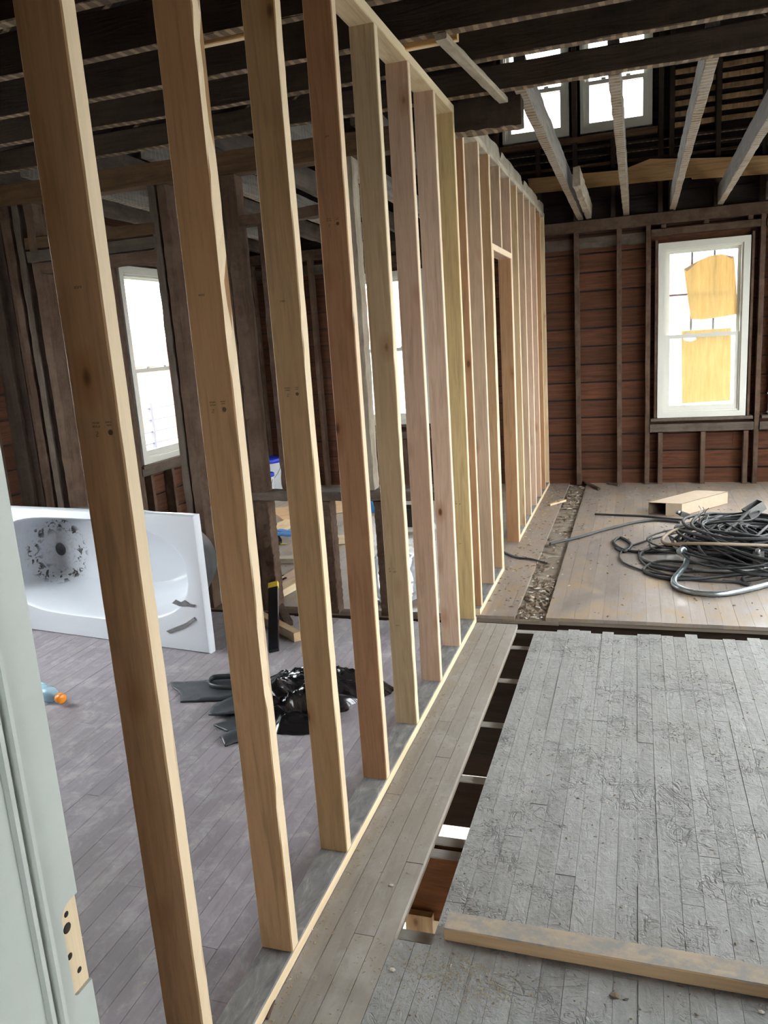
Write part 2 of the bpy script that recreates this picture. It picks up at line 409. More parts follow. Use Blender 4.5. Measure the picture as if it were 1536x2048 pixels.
strip_floor('floor', GX1, XR+.1, YN-2.2, SLOT0-.03, 'fl_deck', 'grey strip floor with cracked residue right of the slot', joints=(.5, 1.6), jag1=.035, gap=.0009, lift=.0012)
strip_floor('floor', GX0, GX1, YN-2.2, .55, 'fl_deck', 'short grey floorboards where the floor slot ends', joints=(.8, 1.6), jag1=.008)
strip_floor('floor', XL-.1, .19, SLOT1, YF+.089, 'fl_back', 'stained strip floor of the back room left of the trench', bw=.075, joints=(1.5, 3), gap=.0007)
strip_floor('floor', .36, XR+.1, SLOT1+.005, YF+.089, 'fl_back', 'ochre-grey painted strip floor of the back room', bw=.075, joints=(1.5, 3), gap=.0007)
sb = root('floor', (0, 3, -.04), kind='structure', label='rough subfloor boards showing in the trench of the back room')
y = SLOT1
while y < YF+.1:
    slab('subfloor_board', (.12, y+.002, -.041-.004*random.random()), (.43, min(y+.14, YF+.1)-.002, -.021), 'sub', sb); y += .14
for (a, b, c, d) in ((XL-.1, YN-.1, GX0-.004, SLOT0-.01), (GX0, YN-2.2, GX1, .545), (GX1+.004, YN-2.2, XR+.1, SLOT0-.09), (XL-.1, SLOT1, .118, YF+.1), (.432, SLOT1+.01, XR+.1, YF+.1), (0, YN-2.2, GX0-.004, YN-.1)):
    slab('subfloor_sheet', (a, b, -.042), (c, d, -.0215), 'sub', sb)
fj = root('floor', (0, 1, -.15), kind='structure', label='heavy old floor joists seen through the slot in the floor')
for yj in (-.1, .30, .62, .975, 1.04, 1.41, 1.83, 2.26, 2.66, 2.885, 3.05, 3.5, 4.0, 4.5, 5.0, 5.5, 6.0, 6.5):
    dj_ = .19 if yj == 1.41 else .235
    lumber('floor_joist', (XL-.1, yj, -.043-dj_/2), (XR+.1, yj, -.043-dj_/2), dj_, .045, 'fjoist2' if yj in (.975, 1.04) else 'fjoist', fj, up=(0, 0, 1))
# ---- cellar under the slot
ce = root('floor', (0, 2, -2.6), kind='structure', label='pale concrete cellar floor below the slot')
slab('cellar_slab', (XL-.1, YN-2.2, -2.7), (XR+.1, YF+.1, -2.6), 'concrete', ce)
cw = root('wall_cellar', (0, 2, -2.6), kind='structure', label='pale concrete cellar walls')
for lo, hi in (((XL-.25, YN-2.2, -2.7), (XL-.1, YF+.25, -.05)), ((XR+.1, YN-2.2, -2.7), (XR+.25, YF+.25, -.05)), ((XL-.1, YF+.1, -2.7), (XR+.1, YF+.25, -.05)), ((XL-.1, YN-2.35, -2.7), (XR+.1, YN-2.2, -.05))):
    slab('cellar_wall_panel', lo, hi, 'concrete', cw)

# ---- outer walls with horizontal sheathing boards and studs
def win_parts(name, mw, W, H, label, up_frac=.5, grid=(0, 0), mat='white', case=.055, depth=.10, sill=True, blind=0):
    """double-hung window; local x width (0..W), z up (0..H), y into the wall (0 = room face)"""
    r = empty(name, kind='structure', label=label); r.matrix_basis = mw; PW[r.name] = mw
    def bx(n, lo, hi, m=mat, par=None):
        o = bpy.data.objects.new(n, cube_mesh(m)); COL.objects.link(o); o.parent = par or r
        c = [(a+b)/2 for a, b in zip(lo, hi)]; s = [abs(b-a) for a, b in zip(lo, hi)]
        mm = mw @ Matrix.Translation(c) @ Matrix.Diagonal((*s, 1)); set_world(o, mm); return o
    def ring(n, x0, z0, x1, z1, t, y0, y1, tb=None, step=0.0):
        tb = tb or t; vs, fs = [], []
        for (yy, s) in ((y0, 0), (y1, 0)):
            for (a, b, c, d) in ((x0, z0, x1, z1), (x0+t, z0+tb, x1-t, z1-t)):
                vs += [(a, yy, b), (c, yy, b), (c, yy, d), (a, yy, d)]
        for k in range(4):
            q = (k+1) % 4
            fs += [(k, q, 4+q, 4+k), (8+k, 12+k, 12+q, 8+q), (k, 8+k, 8+q, q), (4+k, 4+q, 12+q, 12+k)]
        o = mesh_obj(n, vs, fs, mat, r); set_world(o, mw); return o
    ring('frame', 0, 0, W, H, case, 0, depth, tb=case*.9)
    ring('inner_stop', case, case*.9, W-case, H-case, .016, .018, depth-.01)
    i0, j0, i1, j1 = case+.016, case*.9+.016, W-case-.016, H-case-.016
    zm = j0+(j1-j0)*(1-up_frac)
    us = ring('upper_sash', i0, zm-.018, i1, j1, .028, .062, .085)
    ls = ring('lower_sash', i0, j0, i1, zm+.018, .034, .03, .055, tb=.045)
    bx('upper_pane', (i0+.026, .072, zm+.008), (i1-.026, .0745, j1-.026), 'glass')
    bx('lower_pane', (i0+.032, .042, j0+.043), (i1-.032, .0445, zm-.014), 'glass')
    for q in (.3, .7):
        bx('sash_lock', (i0+(i1-i0)*q-.02, .022, zm+.018), (i0+(i1-i0)*q+.02, .05, zm+.032), mat)
    nx, nz = grid
    for k in range(nx):
        x = i0+.028+(i1-i0-.056)*(k+1)/(nx+1); bx('muntin', (x-.009, .0755, zm+.008), (x+.009, .0815, j1-.026), 'steel')
    for k in range(nz):
        z = zm+.01+(j1-.028-zm-.01)*(k+1)/(nz+1); bx('muntin', (i0+.026, .0818, z-.009), (i1-.026, .088, z+.009), 'steel')
    if sill: bx('window_sill', (-.06, -.035, -.028), (W+.06, depth+.02, -.002), 'oldgrey')
    for k in range(blind):
        bx('blind_slat', (case+.01, .028, H-case-.03-k*.028), (W-case-.01, .05, H-case-.026-k*.028), 'white')
    return r

def boarded_wall(name, label, horiz, fixed, outward, a0, a1, z0, z1, holes, mat, studs, bh=.172, frame=True, plate_z=2.40, stud_mat='oldstud', smat2=None, clip=None):
    """wall whose sheathing boards lie `outward` of the studs. horiz: 'X' or 'Y' run direction. holes: (a0,a1,z0,z1)"""
    r = root(name, ((a0+a1)/2 if horiz == 'X' else fixed, fixed if horiz == 'X' else (a0+a1)/2, z0), kind='structure', label=label)
    s = outward
    def P(a, d, z): return (a, fixed+s*d, z) if horiz == 'X' else (fixed+s*d, a, z)
    rnd = random.Random(len(name)*31+int(a0*10))
    def put(n, aa, bb, d0, d1, za, zb, m):
        lo, hi = P(aa, d0, za), P(bb, d1, zb)
        if horiz == 'Y':
            # rotate so that local X is the run
            c = [(p+q)/2 for p, q in zip(lo, hi)]
            o = bpy.data.objects.new(n, cube_mesh(m)); COL.objects.link(o); o.parent = r
            mw = Matrix.Translation(c) @ Matrix.Rotation(math.pi/2, 4, 'Z') @ Matrix.Diagonal((abs(bb-aa), abs(d1-d0), zb-za, 1)); set_world(o, mw); return o
        return slab(n, [min(p, q) for p, q in zip(lo, hi)], [max(p, q) for p, q in zip(lo, hi)], m, r)
    z = z0
    while z < z1-.02:
        zt = min(z+bh, z1)
        A, Bq = (a0, a1) if not clip else clip(z, zt, a0, a1)
        hs = [(h[0], h[1]) for h in holes if h[2] < zt-.005 and h[3] > z+.005]
        cuts = [h for h in holes if h[2] < zt-.005 and h[3] > z+.005]
        for (q0, q1) in segs(A, Bq, hs):
            x = q0
            while x < q1-.02:
                xe = min(q1, x+rnd.uniform(1.2, 3.0))
                if q1-xe < .3: xe = q1
                dd = rnd.random()*.006
                put('sheathing_board', x+.001, xe-.001, .09+dd, .112, z+.008, zt-.008, mat); x = xe
        for h in cuts:   # slivers above / below an opening inside this row
            if h[2] > z+.005: put('sheathing_board', h[0], h[1], .092, .112, z+.003, min(h[2], zt), mat)
            if h[3] < zt-.005: put('sheathing_board', h[0], h[1], .092, .112, max(h[3], z), zt-.003, mat)
        z = zt
    # outer skin, solid between the openings
    zs = sorted({z0, z1, *[h[2] for h in holes], *[h[3] for h in holes]})
    for za, zb in zip(zs[:-1], zs[1:]):
        A, Bq = (a0, a1) if not clip else clip(za, za, a0, a1)
        for (q0, q1) in segs(A, Bq, [(h[0], h[1]) for h in holes if h[2] < zb-.001 and h[3] > za+.001]):
            put('outer_skin', q0, q1, .114, .13, za, zb, 'attic')
    for (a, za, zb, *m) in studs:
        lumber('stud', P(a, .045, za), P(a, .045, zb), .042, .088, m[0] if m else stud_mat, r, up=(1, 0, 0) if horiz == 'X' else (0, 1, 0), wob=.0025, seg=14)
    return r, P, put

# far wall: two windows in view, one behind the studs
W1 = (1.02, 1.79, .64, 2.23); W2 = (-1.98, -1.21, .66, 2.21); W3 = (1.985, 2.755, .64, 2.23)
hb = [W1, W2, W3]
st = [(x, 0, 2.395) for x in (-3.1, -2.83, -2.42, -2.06, -1.13, -.75, -.36, .287, .672, .93, 1.885, 2.83)]
st += [(x, 0, .50) for x in (1.05, 1.43, 1.80, 2.2, 2.6, -1.9, -1.5)] + [(x, 2.36, 2.395) for x in (1.06, 1.42, 1.78)]
wb, P, put = boarded_wall('wall_back', 'far wall of red-brown horizontal boards behind dark old studs', 'X', YF, 1, XL-.1, XR+.1, -.03, 2.5, hb, 'sheath', st)
lumber('top_plate', (XL-.1, YF+.03, 2.445), (XR+.1, YF+.03, 2.445), .10, .10, 'oldstud', wb, up=(0, 0, 1), wob=.003, seg=60)
lumber('ledger_board', (XL, YF+.075, 2.30), (.90, YF+.075, 2.30), .10, .02, 'oldgrey', wb, up=(0, 0, 1))
for a, b in ((.955, 1.86), (1.91, 2.8), (-2.04, -1.15)):
    lumber('header', (a, YF+.03, 2.325), (b, YF+.03, 2.325), .06, .09, 'oldstud', wb, up=(0, 0, 1), wob=.003, seg=20)
    lumber('sill_rail', (a, YF+.03, .545), (b, YF+.03, .545), .075, .09, 'oldgrey', wb, up=(0, 0, 1), wob=.003, seg=20)
Tm = lambda x, y, z, rz=0: Matrix.Translation((x, y, z)) @ Matrix.Rotation(rz, 4, 'Z')
win_parts('window_1', Tm(W1[0], YF+.01, W1[2]), W1[1]-W1[0], W1[3]-W1[2], 'white double-hung window with yellow paper stuck on its panes', grid=(2, 1), up_frac=.53)
win_parts('window_2', Tm(W2[0], YF+.01, W2[2]), W2[1]-W2[0], W2[3]-W2[2], 'white double-hung window in the far wall behind the new studs')
win_parts('window_3', Tm(W3[0], YF+.01, W3[2]), W3[1]-W3[0], W3[3]-W3[2], 'white window at the right end of the far wall', grid=(2, 1))
for x in (W1[0]-.02, W1[1]+.02):
    lumber('window_jamb', (x, YF+.05, W1[2]-.03), (x, YF+.05, W1[3]+.03), .022, .08, 'oldstud', wb)
# left wall, window beyond the old partition
WL = (4.62, 5.42, .62, 2.28); WL2 = (.9, 2.1, .5, 2.25)
st = [(y, 0, 2.5) for y in (-.3, .1, .5, .84, 2.16, 2.55, 3.05, 3.4, 3.8, 4.2, 4.56, 5.49, 5.9, 6.3, 6.7)] + [(y, 0, .52) for y in (4.7, 5.03, 5.35)]
wl, P, put = boarded_wall('wall_left', 'left outer wall of red-brown boards behind old studs', 'Y', XL, -1, YN-.1, YF+.1, -.03, 2.9, [WL, WL2], 'sheath', st)
lumber('sill_rail', (XL-.04, 4.56, .565), (XL-.04, 5.5, .565), .08, .09, 'oldgrey', wl, up=(0, 0, 1), wob=.003, seg=16)
lumber('header', (XL-.04, 4.56, 2.335), (XL-.04, 5.5, 2.335), .08, .09, 'oldstud', wl, up=(0, 0, 1), wob=.003, seg=16)
lumber('top_plate', (XL-.04, YN, 2.53), (XL-.04, YF, 2.53), .09, .09, 'oldstud', wl, up=(0, 0, 1))
win_parts('window_4', Tm(XL-.01, WL[0], WL[2], math.pi/2), WL[1]-WL[0], WL[3]-WL[2], 'white window in the left wall looking out on a railing', up_frac=.52, blind=4)
win_parts('window_5', Tm(XL-.01, WL2[0], WL2[2], math.pi/2), WL2[1]-WL2[0], WL2[3]-WL2[2], 'white window in the left wall of the front room')
# right wall with the windows that light the rooms
WR = [(.75, 1.75, .30, 2.4), (1.85, 2.80, .30, 2.4), (3.35, 4.55, .4, 2.35), (4.9, 6.1, .4, 2.35)]
st = [(y, 0, 2.5) for y in (-.4, .0, .35, .69, 1.80, 2.86, 3.28, 4.62, 4.84, 6.16, 6.6)]
wr, P, put = boarded_wall('wall_right', 'right outer wall of red-brown boards with tall windows', 'Y', XR, 1, YN-2.2, YF+.1, 0, 2.9, WR, 'sheath', st)
for k, q in enumerate(WR):
    win_parts('window_%d' % (6+k), Tm(XR+.01, q[1], q[2], -math.pi/2), q[1]-q[0], q[3]-q[2], 'tall white window in the right wall')
lumber('top_plate', (XR+.04, YN-2.2, 2.53), (XR+.04, YF, 2.53), .09, .09, 'oldstud', wr, up=(0, 0, 1))
# doorway wall between the camera's hall and the front room, and the hall itself
JX, JY0, JY1 = .27, -.72, -.545
wn = root('wall_near', (0, YN-.08, 0), kind='structure', label='plaster wall around the doorway the picture is taken through')
slab('plaster_panel', (XL-.1, -.70, 0), (JX-.028, -.56, 2.9), 'plasterwall', wn)
slab('plaster_panel', (1.25, -.70, 0), (XR+.1, -.56, 2.9), 'plasterwall', wn)
slab('plaster_panel', (JX-.028, -.70, 2.12), (1.25, -.56, 2.9), 'plasterwall', wn)
hall = root('wall_hall', (0, -2.7, 0), kind='structure', label='plaster walls of the hall behind the doorway')
slab('plaster_panel', (-.75, -2.75, 0), (-.6, -.70, 2.9), 'plasterwall', hall)
for lo, hi in (((-.75, -2.85, 0), (1.0, -2.75, 2.9)), ((1.9, -2.85, 0), (XR+.1, -2.75, 2.9)), ((1.0, -2.85, 0), (1.9, -2.75, .7)), ((1.0, -2.85, 1.9), (1.9, -2.75, 2.9))):
    slab('plaster_panel', lo, hi, 'plasterwall', hall)
win_parts('window_10', Tm(1.9, -2.76, .7, math.pi), .9, 1.2, 'white window of the hall behind the doorway')
slab('floor_sheet', (-.75, -2.8, -.03), (0.0, -.7, -.002), 'sub', hall)
# ---- attic: gable wall, roof
GZ = 2.5; RIDGE_X, RIDGE_Z, EAVE_Z = .15, 5.3, 2.85
def clip(za, zb, a0, a1):
    t = max(0, (za+.05-EAVE_Z)/(RIDGE_Z-EAVE_Z)); t = min(t, 1)
    return (a0+(RIDGE_X-a0)*t, a1+(RIDGE_X-a1)*t)
A1 = (-.375, .235, 3.25, 4.12); A2 = (.335, .955, 3.25, 4.12)
st = [(x, 2.5, 4.6) for x in (-.43, .285, 1.03, 1.12)] + [(x, 2.5, 3.9) for x in (1.5, 1.87, -.9, -1.5)] + [(-2.2, 2.5, 3.3), (2.4, 2.5, 3.4), (-.05, 2.5, 3.2), (.62, 2.5, 3.2)]
wg, P, put = boarded_wall('wall_gable', 'dark attic gable wall with two small windows', 'X', YF, 1, XL-.1, XR+.1, 2.505, 5.2, [A1, A2], 'attic', st, stud_mat='joist', clip=clip)
for k, (a, nm) in enumerate(((A1, 'cream attic window half hidden by a broken beam end'), (A2, 'cream attic window beside the lath strips'))):
    win_parts('window_%d' % (11+k), Tm(a[0], YF+.03, a[2]), a[1]-a[0], a[3]-a[2], nm, case=.03, up_frac=.52, sill=False)
lumber('sill_board', (-.40, YF+.03, 3.20), (1.0, YF+.03, 3.20), .05, .06, 'beam', wg, up=(0, 0, 1))
for z in (2.98, 3.06, 3.13): lumber('ledge_strip', (-.4, YF+.035, z), (2.6, YF+.035, z-.02), .022, .03, 'joist' if z > 3 else 'beam', wg, up=(0, 0, 1))
for k in range(9):
    z = 3.22+k*.085
    for (a, b) in ((1.145, 1.47), (1.525, 1.845), (1.895, 2.25)):
        if z < EAVE_Z+(XR+.1-b)/(XR+.1-RIDGE_X)*(RIDGE_Z-EAVE_Z)-.1:
            lumber('lath_strip', (a, YF+.055, z+.004*random.random()), (b, YF+.055, z+.004*random.random()), .042, .02, 'lath', wg, up=(0, 0, 1), wob=.003, seg=6)
# new wide plank across the attic end
pl = [onY(px, py, YF-.06) for px, py in ((1055, 357), (1180, 345), (1245, 339), (1300, 317), (1420, 315), (1536, 310), (1700, 300), (1700, 336), (1536, 346), (1385, 357), (1383, 353), (1250, 367), (1155, 377), (1060, 386))]
for p in pl: p.y = YF-.045
prism('plank', pl, (0, .038, 0), 'plyx', wg)
rf = root('ceiling_roof', (RIDGE_X, 2, RIDGE_Z), kind='structure', label='dark roof boards and rafters over the open attic')
for sx, xe in ((-1, XL-.35), (1, XR+.35)):
    a = Vector((RIDGE_X, 0, RIDGE_Z)); b = Vector((xe, 0, EAVE_Z-.05)); nrm = Vector((-(b-a).z, 0, (b-a).x)).normalized()*(1 if sx > 0 else -1)
    if nrm.z < 0: nrm = -nrm
    o = mesh_obj('roof_deck', [a+Vector((0, -2.9, 0)), b+Vector((0, -2.9, 0)), b+Vector((0, 7.2, 0)), a+Vector((0, 7.2, 0))]+[v+nrm*.03 for v in (a+Vector((0, -2.9, 0)), b+Vector((0, -2.9, 0)), b+Vector((0, 7.2, 0)), a+Vector((0, 7.2, 0)))], [(0, 1, 2, 3), (7, 6, 5, 4), (0, 4, 5, 1), (1, 5, 6, 2), (2, 6, 7, 3), (3, 7, 4, 0)], 'attic', rf)
    set_world(o, Matrix.Identity(4))
    yy = -2.6
    while yy < 6.7:
        lumber('rafter', a+Vector((0, yy, -.06)), b+Vector((0, yy, -.06)), .12, .045, 'joist', rf, up=nrm); yy += .5
gn = root('wall_gable_near', (0, -2.8, 2.9), kind='structure', label='dark near gable end of the attic')
prism('gable_board', [(XL-.3, -2.8, 2.9), (XR+.3, -2.8, 2.9), (RIDGE_X, -2.8, 5.3)], (0, -.05, 0), 'attic', gn)
# ---- ceiling joists
cl = root('ceiling', (0, 1.5, 2.6), kind='structure', label='bare dark old ceiling joists')
JY = [-.40, 0.0, .39, .785, 1.175, 1.565, 1.965, 2.37, 2.775]
for k, yj in enumerate(JY):
    skew = -.05*(k > 5)
    dp = .108 if k == 8 else .145; zb = 2.622 if k == 7 else 2.608
    lumber('ceiling_joist', (XL, yj+.02, zb+dp/2), (XR, yj+.02+skew, zb+dp/2), dp, .048, 'joist', cl, up=(0, 0, 1), wob=.003, seg=50, seed=k+1)
for k, x in enumerate((.325, .735, 1.135, 1.53, 1.92, 2.33, 2.74)):
    y0 = 2.80
    lumber('ceiling_joist', (x-.005, y0, 2.685), (x, YF+.06, 2.585), .15, .052, 'bjoist', cl, up=(0, 0, 1), wob=.005, seg=40, seed=20+k)
for k, x in enumerate((-.12, -.52, -.93, -1.34, -1.75, -2.16, -2.57, -2.95)):
    lumber('ceiling_joist', (x, 2.92, 2.68), (x, YF+.06, 2.59), .15, .048, 'oldgrey' if k % 2 else 'bjoist', cl, up=(0, 0, 1), wob=.005, seg=40, seed=40+k)
lumber('sister_joist', (.415, 5.0, 2.585), (.405, YF+.05, 2.575), .13, .05, 'oldpale', cl, up=(0, 0, 1), wob=.012, seg=14)
lumber('broken_beam', (-.085, 2.905, 2.585), (.315, 2.905, 2.585), .21, .11, 'joist', cl, up=(0, 0, 1), wob=.008, seg=16)
lumber('nailer_strip', (.155, 1.93, 2.592), (.235, 2.85, 2.592), .045, .022, 'oldpale', cl, wob=.004, seg=14)
for (x0, x1, yj) in ((-.03, .2, 1.99), (-.78, -.42, 1.6)):
    lumber('new_block', (x0, yj+.035, 2.615), (x1, yj+.03, 2.615), .035, .03, 'ply', cl, up=(0, 0, 1))
lumber('attic_plank', (-1.0, 1.1, 2.768), (.6, 1.1, 2.768), .20, .02, 'ply', cl, up=(0, 1, 0))

# ---- the new stud wall (two lengths)
T, ST, PLT = .0889, .038, .038
def stud(par, x, y, z0, z1, mat, seed, wane=None, bow=0.):
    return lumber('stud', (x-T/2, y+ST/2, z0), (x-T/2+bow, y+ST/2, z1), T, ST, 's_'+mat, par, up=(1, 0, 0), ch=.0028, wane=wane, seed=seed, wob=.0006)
H1, H2 = 2.568, 2.561
n1 = root('wall_middle', (-T/2, 1.4, 0), kind='structure', label='new softwood stud wall standing on a flat bottom plate')
tints = ['tan', 'tan', 'gold', 'red', 'pale', 'pink', 'rose', 'honey']
YS = [.4064*i for i in range(7)]+[2.82]
studs1 = []
for i, (yy, tn) in enumerate(zip(YS, tints)):
    wn_ = None
    if i == 1: wn_ = ((2, 3), .022, 3.4, .12)
    if i == 0: wn_ = ((3,), .006, 3, .0)
    if i == 2: wn_ = ((2, 3), .006, 4, -.05)
    if i == 4: wn_ = ((2,), .012, 6, -.1)
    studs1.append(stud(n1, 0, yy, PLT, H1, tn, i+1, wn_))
lumber('bottom_plate', (-T/2, -.54, PLT/2), (-T/2, 2.872, PLT/2), T, PLT, 'plate', n1, up=(1, 0, 0))
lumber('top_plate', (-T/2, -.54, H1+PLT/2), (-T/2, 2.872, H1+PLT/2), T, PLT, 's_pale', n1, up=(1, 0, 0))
n2 = root('wall_middle_back', (-T/2, 5, 0), kind='structure', label='second length of new stud wall with a doorway opening')
Y2 = [3.03, 3.44, 3.778, 4.551, 4.915, 5.284, 5.654, 6.028, 6.389, 6.72]
t2 = ['brown', 'dusk', 'tan', 'pink', 'straw', 'dusk', 'rose', 'pink', 'brown', 'straw']
for k, (yy, tn) in enumerate(zip(Y2, t2)):
    if k == 3:
        stud(n2, 0, yy, 0, 2.03, 'brown', 60); stud(n2, 0, yy+ST, 0, H2, tn, 61)
    elif k == 2:
        stud(n2, 0, yy+ST, PLT, 2.03, 'straw', 62); stud(n2, 0, yy, PLT, H2, tn, 63, ((2,), .012, 5, -.15))
    else: stud(n2, 0, yy, PLT, H2, tn, 70+k)
stud(n2, 0, 4.16, 2.07, H2, 'dusk', 91)
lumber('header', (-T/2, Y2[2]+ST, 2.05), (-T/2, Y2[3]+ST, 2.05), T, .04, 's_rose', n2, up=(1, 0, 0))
lumber('bottom_plate', (-T/2, 2.985, PLT/2), (-T/2, Y2[2]+ST*2, PLT/2), T, PLT, 'plate', n2, up=(1, 0, 0))
lumber('bottom_plate', (-T/2, Y2[3]+ST*2, PLT/2), (-T/2, YF, PLT/2), T, PLT, 'plate', n2, up=(1, 0, 0))
lumber('top_plate', (-T/2, 2.97, H2+.019), (-T/2, YF, H2+.019), T, .036, 'oldpale', n2, up=(1, 0, 0))
vs = []; n = 60
for i in range(n):
    yy = 2.97+(YF-2.97)*i/(n-1); top = H2+.115+.018*noise.noise(Vector((yy*5, 1, 0)))
    if .30 < (yy-3.9) % 1.05 < .42: top -= .05
    vs += [(-.052, yy, H2+.038), (-.006, yy, H2+.038), (-.006, yy, top), (-.052, yy, top-.006)]
fs = [(0, 1, 2, 3), (4*n-1, 4*n-2, 4*n-3, 4*n-4)]
for i in range(n-1):
    for k in range(4): fs.append((4*i+k, 4*i+(k+1) % 4, 4*i+4+(k+1) % 4, 4*i+4+k))
o = mesh_obj('old_rim_board', vs, fs, 'oldpale', n2); set_world(o, Matrix.Identity(4))
# grade stamps: rows of small inked characters, a number and a round mark
def stamp(par_stud, px, py, Y, layout):
    c = onY(px, py, Y-.0006); vs, fs = [], []
    def q(x, z, wd, ht, sk=0):
        i = len(vs); vs.extend([(c.x+x, Y-.0008, c.z+z), (c.x+x+wd, Y-.0008, c.z+z), (c.x+x+wd, Y-.0008, c.z+z+ht), (c.x+x, Y-.0008, c.z+z+ht)]); fs.append((i, i+1, i+2, i+3))
    rnd = random.Random(int(px))
    def word(x, z, n, h=.0032):
        for k in range(n):
            xx = x+k*.0030
            q(xx, z, .0008, h)
            if rnd.random() < .7: q(xx, z+h*.8, .0022, .0007)
            if rnd.random() < .6: q(xx, z, .0022, .0007)
            if rnd.random() < .6: q(xx+.0014, z, .0008, h)
    if layout == 0:
        word(-.021, .008, 5); word(-.021, .002, 5)
        for x, z, a, b in ((-.016, -.006, .004, .001), (-.0125, -.009, .001, .004), (-.016, -.0095, .0045, .001), (-.0165, -.013, .001, .004), (-.0165, -.0135, .005, .0011)): q(x, z, a, b)
        word(.006, .009, 4, .0025); word(.008, .004, 3, .0025)
        cx, cz, r = .013, -.007, .0048; i = len(vs)
        for k in range(14):
            a = 2*math.pi*k/14; vs.append((c.x+cx+r*math.cos(a)*(1-.4*(k == 4)), Y-.0008, c.z+cz+r*math.sin(a)))
        fs.append(tuple(range(i, i+14)))
    elif layout == 1:
        word(-.016, .006, 2, .006); word(-.016, -.004, 3, .005); word(.004, .008, 1, .004); word(.002, -.003, 4, .003); word(.002, -.007, 3, .003)
    else:
        word(-.008, 0, 5, .004)
    o = mesh_obj('grade_stamp', vs, fs, 'ink', par_stud); set_world(o, Matrix.Identity(4))
for i, px, py, lay in ((0, 207, 857, 0), (1, 437, 813, 0), (2, 585, 783, 0), (3, 667, 443, 0), (4, 786, 1142, 1), (7, 917, 1007, 1), (0, 157, 577, 2), (1, 404, 592, 2), (2, 566, 604, 2), (3, 655, 274, 2), (4, 796, 1252, 2), (7, 921, 1088, 2)):
    stamp(studs1[i], px, py, YS[i], lay)

# ---- remains of the old partition, line of the broken beam
PY = 2.95
op = root('wall_old_partition', (-1.5, PY, 0), kind='structure', label='remains of the old dark-framed partition behind the new studs')
def ppost(px0, px1, py, z0, z1, mat, d=.09, wob=.006, y=PY):
    x0, x1 = onY(px0, py, y-d/2).x, onY(px1, py, y-d/2).x
    return lumber('old_stud', ((x0+x1)/2, y, z0), ((x0+x1)/2, y, z1), abs(x1-x0), d, mat, op, up=(1, 0, 0), wob=wob, seg=40)
TB = 2.455
ppost(436, 470, 640, 0, TB, 'oldstud', wob=.010)
ppost(470, 497, 640, 0, TB, 'oldstud')
ppost(533, 556, 650, .735, 2.19, 'oldstud')
ppost(702, 712, 700, .735, 2.5, 'joist'); ppost(712, 729, 700, .735, 2.5, 'oldpale')
ppost(651, 667, 1100, 0, .67, 'oldstud'); ppost(754, 776, 1100, 0, .67, 'oldstud'); ppost(529, 545, 1100, 0, .67, 'oldstud')
for a, b, mt in ((64, 76, 'oldstud'), (82, 94, 'oldgrey'), (106, 122, 'oldstud'), (232, 246, 'oldstud'), (346, 360, 'oldgrey'), (364, 380, 'oldstud'), (10, 36, 'joist')):
    ppost(a, b, 800, 0, 2.455 if a != 232 else 2.1, mt)
lumber('rail', (onY(508, 995, PY).x, PY, .702), (-.10, PY, .702), .05, .11, 'oldgrey', op, up=(0, 0, 1), wob=.004, seg=30)
lumber('top_beam', (XL, PY, 2.515), (-.10, PY, 2.515), .115, .10, 'beam', op, up=(0, 0, 1), wob=.004, seg=40)
for z, mt, a, b in ((2.235, 'beam', 60, 322), (2.16, 'oldgrey', 60, 322), (2.09, 'oldstud', 70, 320)):
    lumber('header', (onY(a, 490, PY).x, PY, z), (onY(b, 490, PY).x, PY, z), .065, .09, mt, op, up=(0, 0, 1), wob=.004, seg=24)
lumber('blocking', (onY(440, 440, PY).x, PY, 2.215), (-.66, PY, 2.225), .055, .08, 'oldstud', op, up=(0, 0, 1), wob=.006, seg=24)
lumber('sole_rail', (-3.1, 2.885, .0), (-.10, 2.885, .0), .03, .05, 'oldgrey', op, up=(0, 0, 1), wob=.004, seg=30) if False else None

# ---- white door jamb right by the camera, with the chiselled hinge seat
dj = root('door_1', (JX, -.63, 0), kind='structure', label='white painted door jamb with a bare chiselled hinge seat')
MZ0, MZ1 = .893, 1.000; MY0, RC = -.572, .016
prof = [(JY1, 0)]  # outline of the jamb face with the seat cut out of its far edge
pts = [(JY0, 0), (JY1, 0), (JY1, MZ0)]
for k in range(5):
    a = -math.pi/2-k*math.pi/8
    pts.append((MY0+.006+.006*math.cos(a), MZ0+.006+.006*math.sin(a)))
for k in range(7):
    a = math.pi-k*math.pi/12
    pts.append((MY0+RC+RC*math.cos(a), MZ1-RC+RC*math.sin(a)))
pts += [(JY1, MZ1), (JY1, 2.1), (JY0, 2.1)]
o = prism('jamb_face', [(JX, y_, z_) for y_, z_ in pts], (-.004, 0, 0), 'jamb', dj)
slab('jamb_board', (JX-.026, JY0, 0), (JX-.004, JY1, 2.1), 'bare', dj)
for (yy, zz, rr) in ((-.5605, .985, .0035), (-.5625, .970, .006), (-.5655, .938, .0040), (-.5560, .913, .0035)):
    lathe('screw_hole', [(rr, 0), (rr*.8, .0006)], 'hole', dj, 12, mw=Matrix.Translation((JX-.0041, yy, zz)) @ Matrix.Rotation(math.pi/2, 4, 'Y'))
stp = []
for y_, x_ in ((-.593, .0), (-.5935, .008), (-.597, .012), (-.602, .0125), (-.604, .006), (-.609, .005), (-.613, .0135), (-.619, .0145), (-.621, .010), (-.64, .011), (-.70, .011), (-.70, 0)): stp.append((JX+x_, y_, 0))
prism('door_stop', stp, (0, 0, 2.1), 'jamb', dj)
slab('jamb_head', (JX, JY0, 2.08), (1.25, JY1, 2.12), 'jamb', dj)
slab('jamb_board', (1.224, JY0, 0), (1.25, JY1, 2.08), 'jamb', dj)

